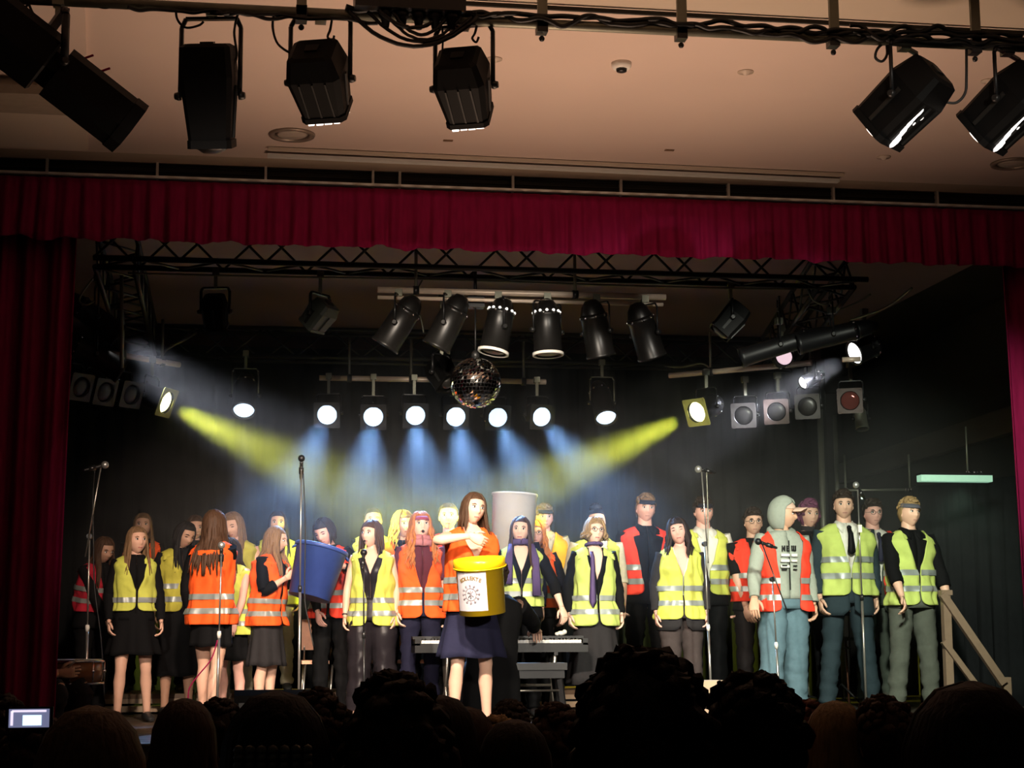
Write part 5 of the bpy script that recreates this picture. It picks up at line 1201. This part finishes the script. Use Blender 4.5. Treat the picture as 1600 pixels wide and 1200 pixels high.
o = thing('keyboard_stand', 'folding metal stand under the electric piano', 'stand', (kc.x, kc.y, 0)); hk = kc.z - .07
for q in (-.42, .42):
    MB().bar((q, -.12, 0.01), (q, .12, hk - .02), .016).make('leg', M_steel, o); MB().bar((q, .12, 0.01), (q, -.12, hk - .02), .016).make('leg', M_steel, o)
    MB().beam((q, -.16, hk - .012), (q, .16, hk - .012), .03, .024).make('arm', M_dark, o)
MB().bar((-.42, 0, hk / 2), (.42, 0, hk / 2), .012).make('cross_bar', M_steel, o)
bz = at(840, 1036, 1.55).z; x0 = at(745, 1036, 1.55).x; x1 = at(886, 1036, 1.55).x
o = thing('piano_bench', 'black padded piano bench under the seated pianist', 'bench', ((x0 + x1) / 2, 1.7, 0)); W_ = (x1 - x0) / 2
MB().box((0, 0, bz - .025), (W_ * 2, .32, .05)).make('padded_seat', mat('black vinyl', (.025, .025, .025), .3), o)
MB().box((0, 0, bz - .08), (W_ * 1.9, .28, .06)).make('apron', M_black, o)
for q in (-1, 1):
    for w_ in (-1, 1): MB().beam((q * W_ * .86, w_ * .11, bz - .11), (q * W_ * .97, w_ * .13, .01), .035, .035).make('leg', M_black, o)
MB().bar((-W_ * .9, -.12, .24), (W_ * .9, -.12, .24), .008).make('stretcher', M_steel, o)
for q in (-1, 1): MB().bar((q * W_ * .9, -.12, .24), (q * W_ * .9, .12, .24), .008).make('stretcher', M_steel, o)
# tambourine / white cloth on the piano, water bottle, yellow lamp on floor
o = MB().ball((0, 0, .02), (.035, .03, .02), 10, 8).ball((.03, .01, .03), (.02, .02, .02), 8, 6).ball((-.03, 0, .015), (.02, .02, .015), 8, 6).make('crumpled_tissue', M_white); o.location = (at(884, 990, YK).x, kc.y + .07, kc.z + .055); tag(o, 'crumpled white tissue on the right end of the electric piano', 'tissue')
p = at(880, 1100, 1.1); o = thing('floor_lamp_unit', 'small glowing yellow footlight on the stage floor near the big dark head', 'light', (p.x, 1.1, .0)); MB().box((0, 0, .025), (.09, .09, .05)).make('case', M_palewood, o); MB().ball((0, 0, .055), (.04, .04, .022), 12, 8).make('lens', mat('warm footlight', (1, .9, .4), .3, emit=(1, .85, .3), estr=1.5), o)
p = at(1108, 1075, 1.4); o = thing('wooden_crate', 'pale wooden crate at the foot of the right tall microphone stand', 'crate', (p.x, 1.45, 0)); zz = at(1108, 1063, 1.4).z
for k in range(3): MB().box((0, -.10, .02 + k * zz / 3 + zz / 8), (.22, .02, zz / 3 * .86)).make('board', M_palewood, o)
for k in range(2): MB().box((-.1 + .2 * k, 0, zz / 2), (.02, .2, zz)).make('side', M_palewood, o)
MB().box((0, 0, zz - .008), (.21, .19, .016)).make('lid', M_palewood, o)
# orange-backed chairs behind, left of the keyboard
def stack_chair(px, Y, label, col):
    p = at(px, 1000, Y); o = thing('stacking_chair', label, 'chair', (p.x, Y, 0), 'orange shell chairs behind the singers')
    MB().box((0, .2, .66), (.36, .025, .26)).make('backrest', col, o); MB().box((0, 0, .43), (.38, .38, .03)).make('seat', col, o)
    for a_, b_ in ((-1, -1), (1, -1), (-1, 1), (1, 1)): MB().bar((a_ * .16, b_ * .16, .42), (a_ * .19, b_ * .2, 0), .010).make('leg', M_steel, o)
    for a_ in (-1, 1): MB().bar((a_ * .16, .18, .42), (a_ * .15, .215, .72), .010).make('back_post', M_steel, o)
M_och = mat('peach shell plastic', (.80, .38, .22), .4)
stack_chair(506, 3.9, 'peach plastic chair seen between the dark trousers left of the satin trousers', M_och)
stack_chair(548, 3.9, 'peach plastic chair just left of the satin trousers', M_och)
stack_chair(640, 3.9, 'peach plastic chair behind the ginger singer', M_och)
def bstand(px, Y, label):
    p = at(px, 1000, Y); o = thing('folding_stand', label, 'stand', (p.x, Y, 0), 'dark folded metal stands')
    for q in (-.07, .07): MB().bar((q, 0, 0), (q * .8, 0, .62), .010).make('post', mat('copper brown metal', (.22, .10, .06), .35, .7), o)
    MB().beam((-.14, 0, .60), (.14, 0, .60), .02, .03).beam((-.10, 0, .52), (.10, 0, .52), .02, .02).make('rest', M_olive, o)
    for q in (-.16, .16): MB().bar((q, -.1, .01), (0, 0, .2), .009).make('leg', M_dark, o)
bstand(1312, 4.2, 'dark folding stand between the legs of the suited man')
# ---------------------------------------------------------------- drum at the far left
p = at(108, 1090, .95); o = thing('snare_drum', 'drum with a chrome hoop beside the left red curtain', 'drum', (p.x, 1.1, 0)); zt = at(105, 1030, 1.0).z
MB().lathe((0, 0, zt - .16), (0, 0, 1), [(0, .20), (.15, .20)], 32).make('shell', mat('glossy brown drum', (.20, .08, .03), .25), o)
MB().lathe((0, 0, zt - .005), (0, 0, 1), [(0, .195), (.004, .19), (.005, .01)], 32).make('drum_head', M_white, o)
for z in (zt - .015, zt - .16): MB().tube([V((.207 * cos(2 * pi * j / 32), .207 * sin(2 * pi * j / 32), z)) for j in range(33)], .008, 6, (0, 0, 1)).make('hoop', M_chrome, o)
for j in range(8): MB().bar((.212 * cos(j * pi / 4), .212 * sin(j * pi / 4), zt - .15), (.212 * cos(j * pi / 4), .212 * sin(j * pi / 4), zt - .02), .005).ball((.212 * cos(j * pi / 4), .212 * sin(j * pi / 4), zt - .08), .012, 6, 4).make('lug', M_chrome, o)
for a_ in (80, 200, 320): MB().bar((.04 * cos(R(a_)), .04 * sin(R(a_)), zt - .16), (.24 * cos(R(a_)), .24 * sin(R(a_)), .01), .010).make('leg', M_chrome, o)
p = at(126, 1080, 1.35); o = thing('bass_drum', 'dark brown bass drum standing low behind the chrome hoop', 'drum', (p.x - .18, 1.45, .24))
MB().lathe((0, -.15, 0), (0, 1, 0), [(0, .23), (.30, .23)], 36).make('shell', mat('dark lacquer', (.07, .03, .015), .25), o)
MB().tube([V((.235 * cos(2 * pi * j / 36), -.155, .235 * sin(2 * pi * j / 36))) for j in range(37)], .010, 6, (0, 1, 0)).make('hoop', M_chrome, o)
MB().lathe((0, -.155, 0), (0, -1, 0), [(0, .225), (.002, .22), (.003, .01)], 36).make('drum_head', mat('drum skin', (.10, .055, .03), .5), o)
cable([at(105, 1045, .9), at(110, 1075, .9), at(117, 1105, .9)], .006, 'chrome strut of the drum at the far left', M_chrome, 'drum_strut', 'strut')
o = MB().bar(at(100, 1050, .88), at(119, 1031, .80), .006, 8).make('drumstick', M_palewood, loc=at(100, 1050, .88)); tag(o, 'wooden drumstick in the hand beside the left curtain', 'drumstick')
# ---------------------------------------------------------------- stair railing at the right
def P3(x, y, Y): return at(x, y, Y)
YR = 2.2; o = thing('stair_railing', 'brown wooden stair railing with slanted rails at the right of the stage', 'railing', (P3(1480, 1000, YR).x, YR, 0)); rt = V(o.location)
M_rail = mat('painted brown rail', (.20, .135, .09), .5)
mb = MB().beam(V((0, 0, P3(1480, 930, YR).z)), V((0, 0, 0)), .062, .062) if False else MB().box((0, 0, P3(1480, 928, YR).z / 2), (.062, .062, P3(1480, 928, YR).z)); mb.make('post', M_rail, o)
q0 = P3(1472, 928, YR - .04) - rt; q1 = P3(1568, 1068, YR - .04 - 0.0) - rt; MB().beam(V((q0.x, q0.y, q0.z)), V((q1.x, q1.y, q1.z)), .05, .06).make('handrail', M_rail, o)
q0 = P3(1474, 1002, YR - .04) - rt; q1 = P3(1526, 1072, YR - .04) - rt; MB().beam(q0, q1, .04, .045).make('lower_rail', M_rail, o)
MB().box((0, 0, P3(1480, 926, YR).z), (.09, .08, .04)).make('post_cap', M_rail, o)
q2 = P3(1572, 1068, YR) - rt; MB().box((q2.x, 0, q2.z - .25), (.062, .062, .60)).make('post', M_rail, o)

# ================================================================ AUDIENCE
AG = 'audience heads seen from behind'
def aud(px, top, dist, style, col, label, shirt='black', s=None, length=.25, hs=1.0, extras=(), sex='f', head=(0, 0, 0), tone='warm'):
    s = s or 1.0
    person(px, top, -11 + dist, label, sex=sex, seated=s, facing=180 + rnd.uniform(-8, 8), head=head, hs=hs, hair=(style, col, length), shirt=shirt, tone=tone, lower=('trousers', 'charcoal'), floor=ZF, shoe='black', group=AG, extras=extras)
aud(143, 1099, 3.15, 'long', 'light', 'large head with straight light brown hair at the left foreground, right of the phone', length=.3, hs=1.08)
aud(288, 1089, 5.0, 'long', 'brown', 'smooth brown head in front of the bare legs at the left', length=.25)
aud(343, 1096, 6.4, 'short', 'dark', 'small dark head peeking between two larger left heads', sex='m')
aud(432, 1079, 3.2, 'bob', 'black', 'dark head with a beaded hair ornament left of the messy-haired head', extras=(('hairclip',),), hs=1.08)
aud(497, 1090, 4.6, 'messy', 'brown', 'brown head half behind the one with the beaded ornament', sex='m')
aud(622, 1070, 3.3, 'messy', 'dark', 'dark tousled head below the satin trousers', sex='m', hs=1.12)
aud(690, 1086, 4.4, 'bob', 'dark', 'dark head directly right of the tousled head', length=.2)
aud(728, 1104, 5.2, 'bob', 'brown', 'brown head below the front girl, left of her legs', length=.2)
aud(797, 1098, 7.6, 'short', 'dark', 'tiny far head just right of the front girl legs', sex='m')
aud(777, 1122, 7.2, 'short', 'blond', 'small light head beneath the front girl legs', sex='m')
aud(806, 1124, 4.4, 'bob', 'dark', 'rounded dark head at bottom centre', length=.2)
aud(868, 1108, 5.6, 'messy', 'brown', 'brownish head under the piano bench', sex='m')
aud(1003, 1034, 2.95, 'messy', 'black', 'huge bushy black head right of centre, rising highest', sex='m', hs=1.30)
aud(1180, 1062, 3.05, 'short', 'black', 'large smooth black head right of the bushy one', sex='m', hs=1.05)
aud(1263, 1102, 6.0, 'messy', 'auburn', 'small reddish head between the black head and the blond one', sex='m')
aud(1308, 1093, 5.0, 'long', 'blond', 'light brown long-haired head under the suited man', length=.25)
aud(1384, 1094, 4.9, 'short', 'brown', 'balding brown head left of the big right head', sex='m')
aud(1520, 1064, 2.5, 'bob', 'dark', 'very large dark head filling the bottom right corner', hs=1.12, length=.22)
aud(-6, 1095, 4.2, 'short', 'dark', 'dark head cut off by the left picture edge', sex='m')
aud(60, 1128, 3.9, 'short', 'brown', 'head of the spectator holding up the glowing phone', sex='m')
# phone held up at the left
c = at(46, 1122, -11 + 3.6); o = thing('mobile_phone', 'glowing mobile phone held up at the bottom left filming the stage', 'phone', c)
MB().box((0, 0, 0), (.092, .009, .044)).make('case', M_black, o)
MB().box((0, -.006, 0), (.078, .002, .036)).make('screen', mat('phone screen', (.2, .2, .3), .2, emit=(.30, .32, .55), estr=.5), o)
mb = MB(); mb.box((.006, -.0075, -.004), (.036, .001, .020)); mb.make('screen_picture', mat('phone picture', (.6, .8, 1), .3, emit=(.62, .85, 1), estr=1.6), o)
MB().box((0, -.0075, .014), (.066, .001, .004)).box((-.033, -.0075, 0), (.005, .001, .028)).make('screen_bar', mat('phone bar', (.9, .8, 1), .3, emit=(.8, .7, .85), estr=1.2), o)
# stage monitor wedge in front
p = at(435, 1078, .35); zt = p.z; o = thing('stage_monitor', 'low black stage monitor wedge at the stage edge below the blue bucket', 'speaker', (p.x, .3, 0))
MB().poly([V((-.28, -.18, 0)), V((-.28, .2, 0)), V((-.28, .12, zt)), V((-.28, -.08, zt * .9))], (.56, 0, 0)).make('cabinet', mat('black carpet covering', (.006, .006, .006), 1.0, spec=0), o)
MB().box((0, -.14, zt * .45), (.5, .012, zt * .6), Matrix.Rotation(-.25, 3, 'X')).make('grille', M_pitch2, o)

# ================================================================ HAZE
def haze():
    m = bpy.data.materials.new('stage haze'); m.use_nodes = True; nt = m.node_tree; nt.nodes.clear()
    out = nt.nodes.new('ShaderNodeOutputMaterial'); vs = nt.nodes.new('ShaderNodeVolumeScatter'); nt.links.new(vs.outputs[0], out.inputs['Volume'])
    vs.inputs['Color'].default_value = (1, 1, 1, 1); tc = nt.nodes.new('ShaderNodeTexCoord'); sx = nt.nodes.new('ShaderNodeSeparateXYZ'); nt.links.new(tc.outputs['Object'], sx.inputs[0])
    mr = nt.nodes.new('ShaderNodeMapRange'); mr.interpolation_type = 'SMOOTHSTEP'; mr.inputs['From Min'].default_value = .5; mr.inputs['From Max'].default_value = 1.75; mr.inputs['To Max'].default_value = 1.0; nt.links.new(sx.outputs['Z'], mr.inputs['Value'])
    mp = nt.nodes.new('ShaderNodeMapping'); mp.inputs['Scale'].default_value = (1.0, .8, 1.5); nt.links.new(tc.outputs['Object'], mp.inputs[0])
    nz = nt.nodes.new('ShaderNodeTexNoise'); nz.inputs['Scale'].default_value = 1.7; nz.inputs['Detail'].default_value = 3; nz.inputs['Distortion'].default_value = .8; nt.links.new(mp.outputs[0], nz.inputs['Vector'])
    m2 = nt.nodes.new('ShaderNodeMapRange'); m2.inputs['From Min'].default_value = .3; m2.inputs['From Max'].default_value = .7; m2.inputs['To Min'].default_value = .025; m2.inputs['To Max'].default_value = .090; nt.links.new(nz.outputs['Fac'], m2.inputs['Value'])
    mu = nt.nodes.new('ShaderNodeMath'); mu.operation = 'MULTIPLY'; nt.links.new(mr.outputs[0], mu.inputs[0]); nt.links.new(m2.outputs[0], mu.inputs[1]); nt.links.new(mu.outputs[0], vs.inputs['Density'])
    vs.inputs['Anisotropy'].default_value = .25
    mb = MB().box((1.5, 4.25, 2.05), (10.6, 4.0, 3.1)); o = mb.make('haze', m, kind='stuff'); o['label'] = 'thin theatrical haze hanging over the stage'; o['category'] = 'haze'
haze()
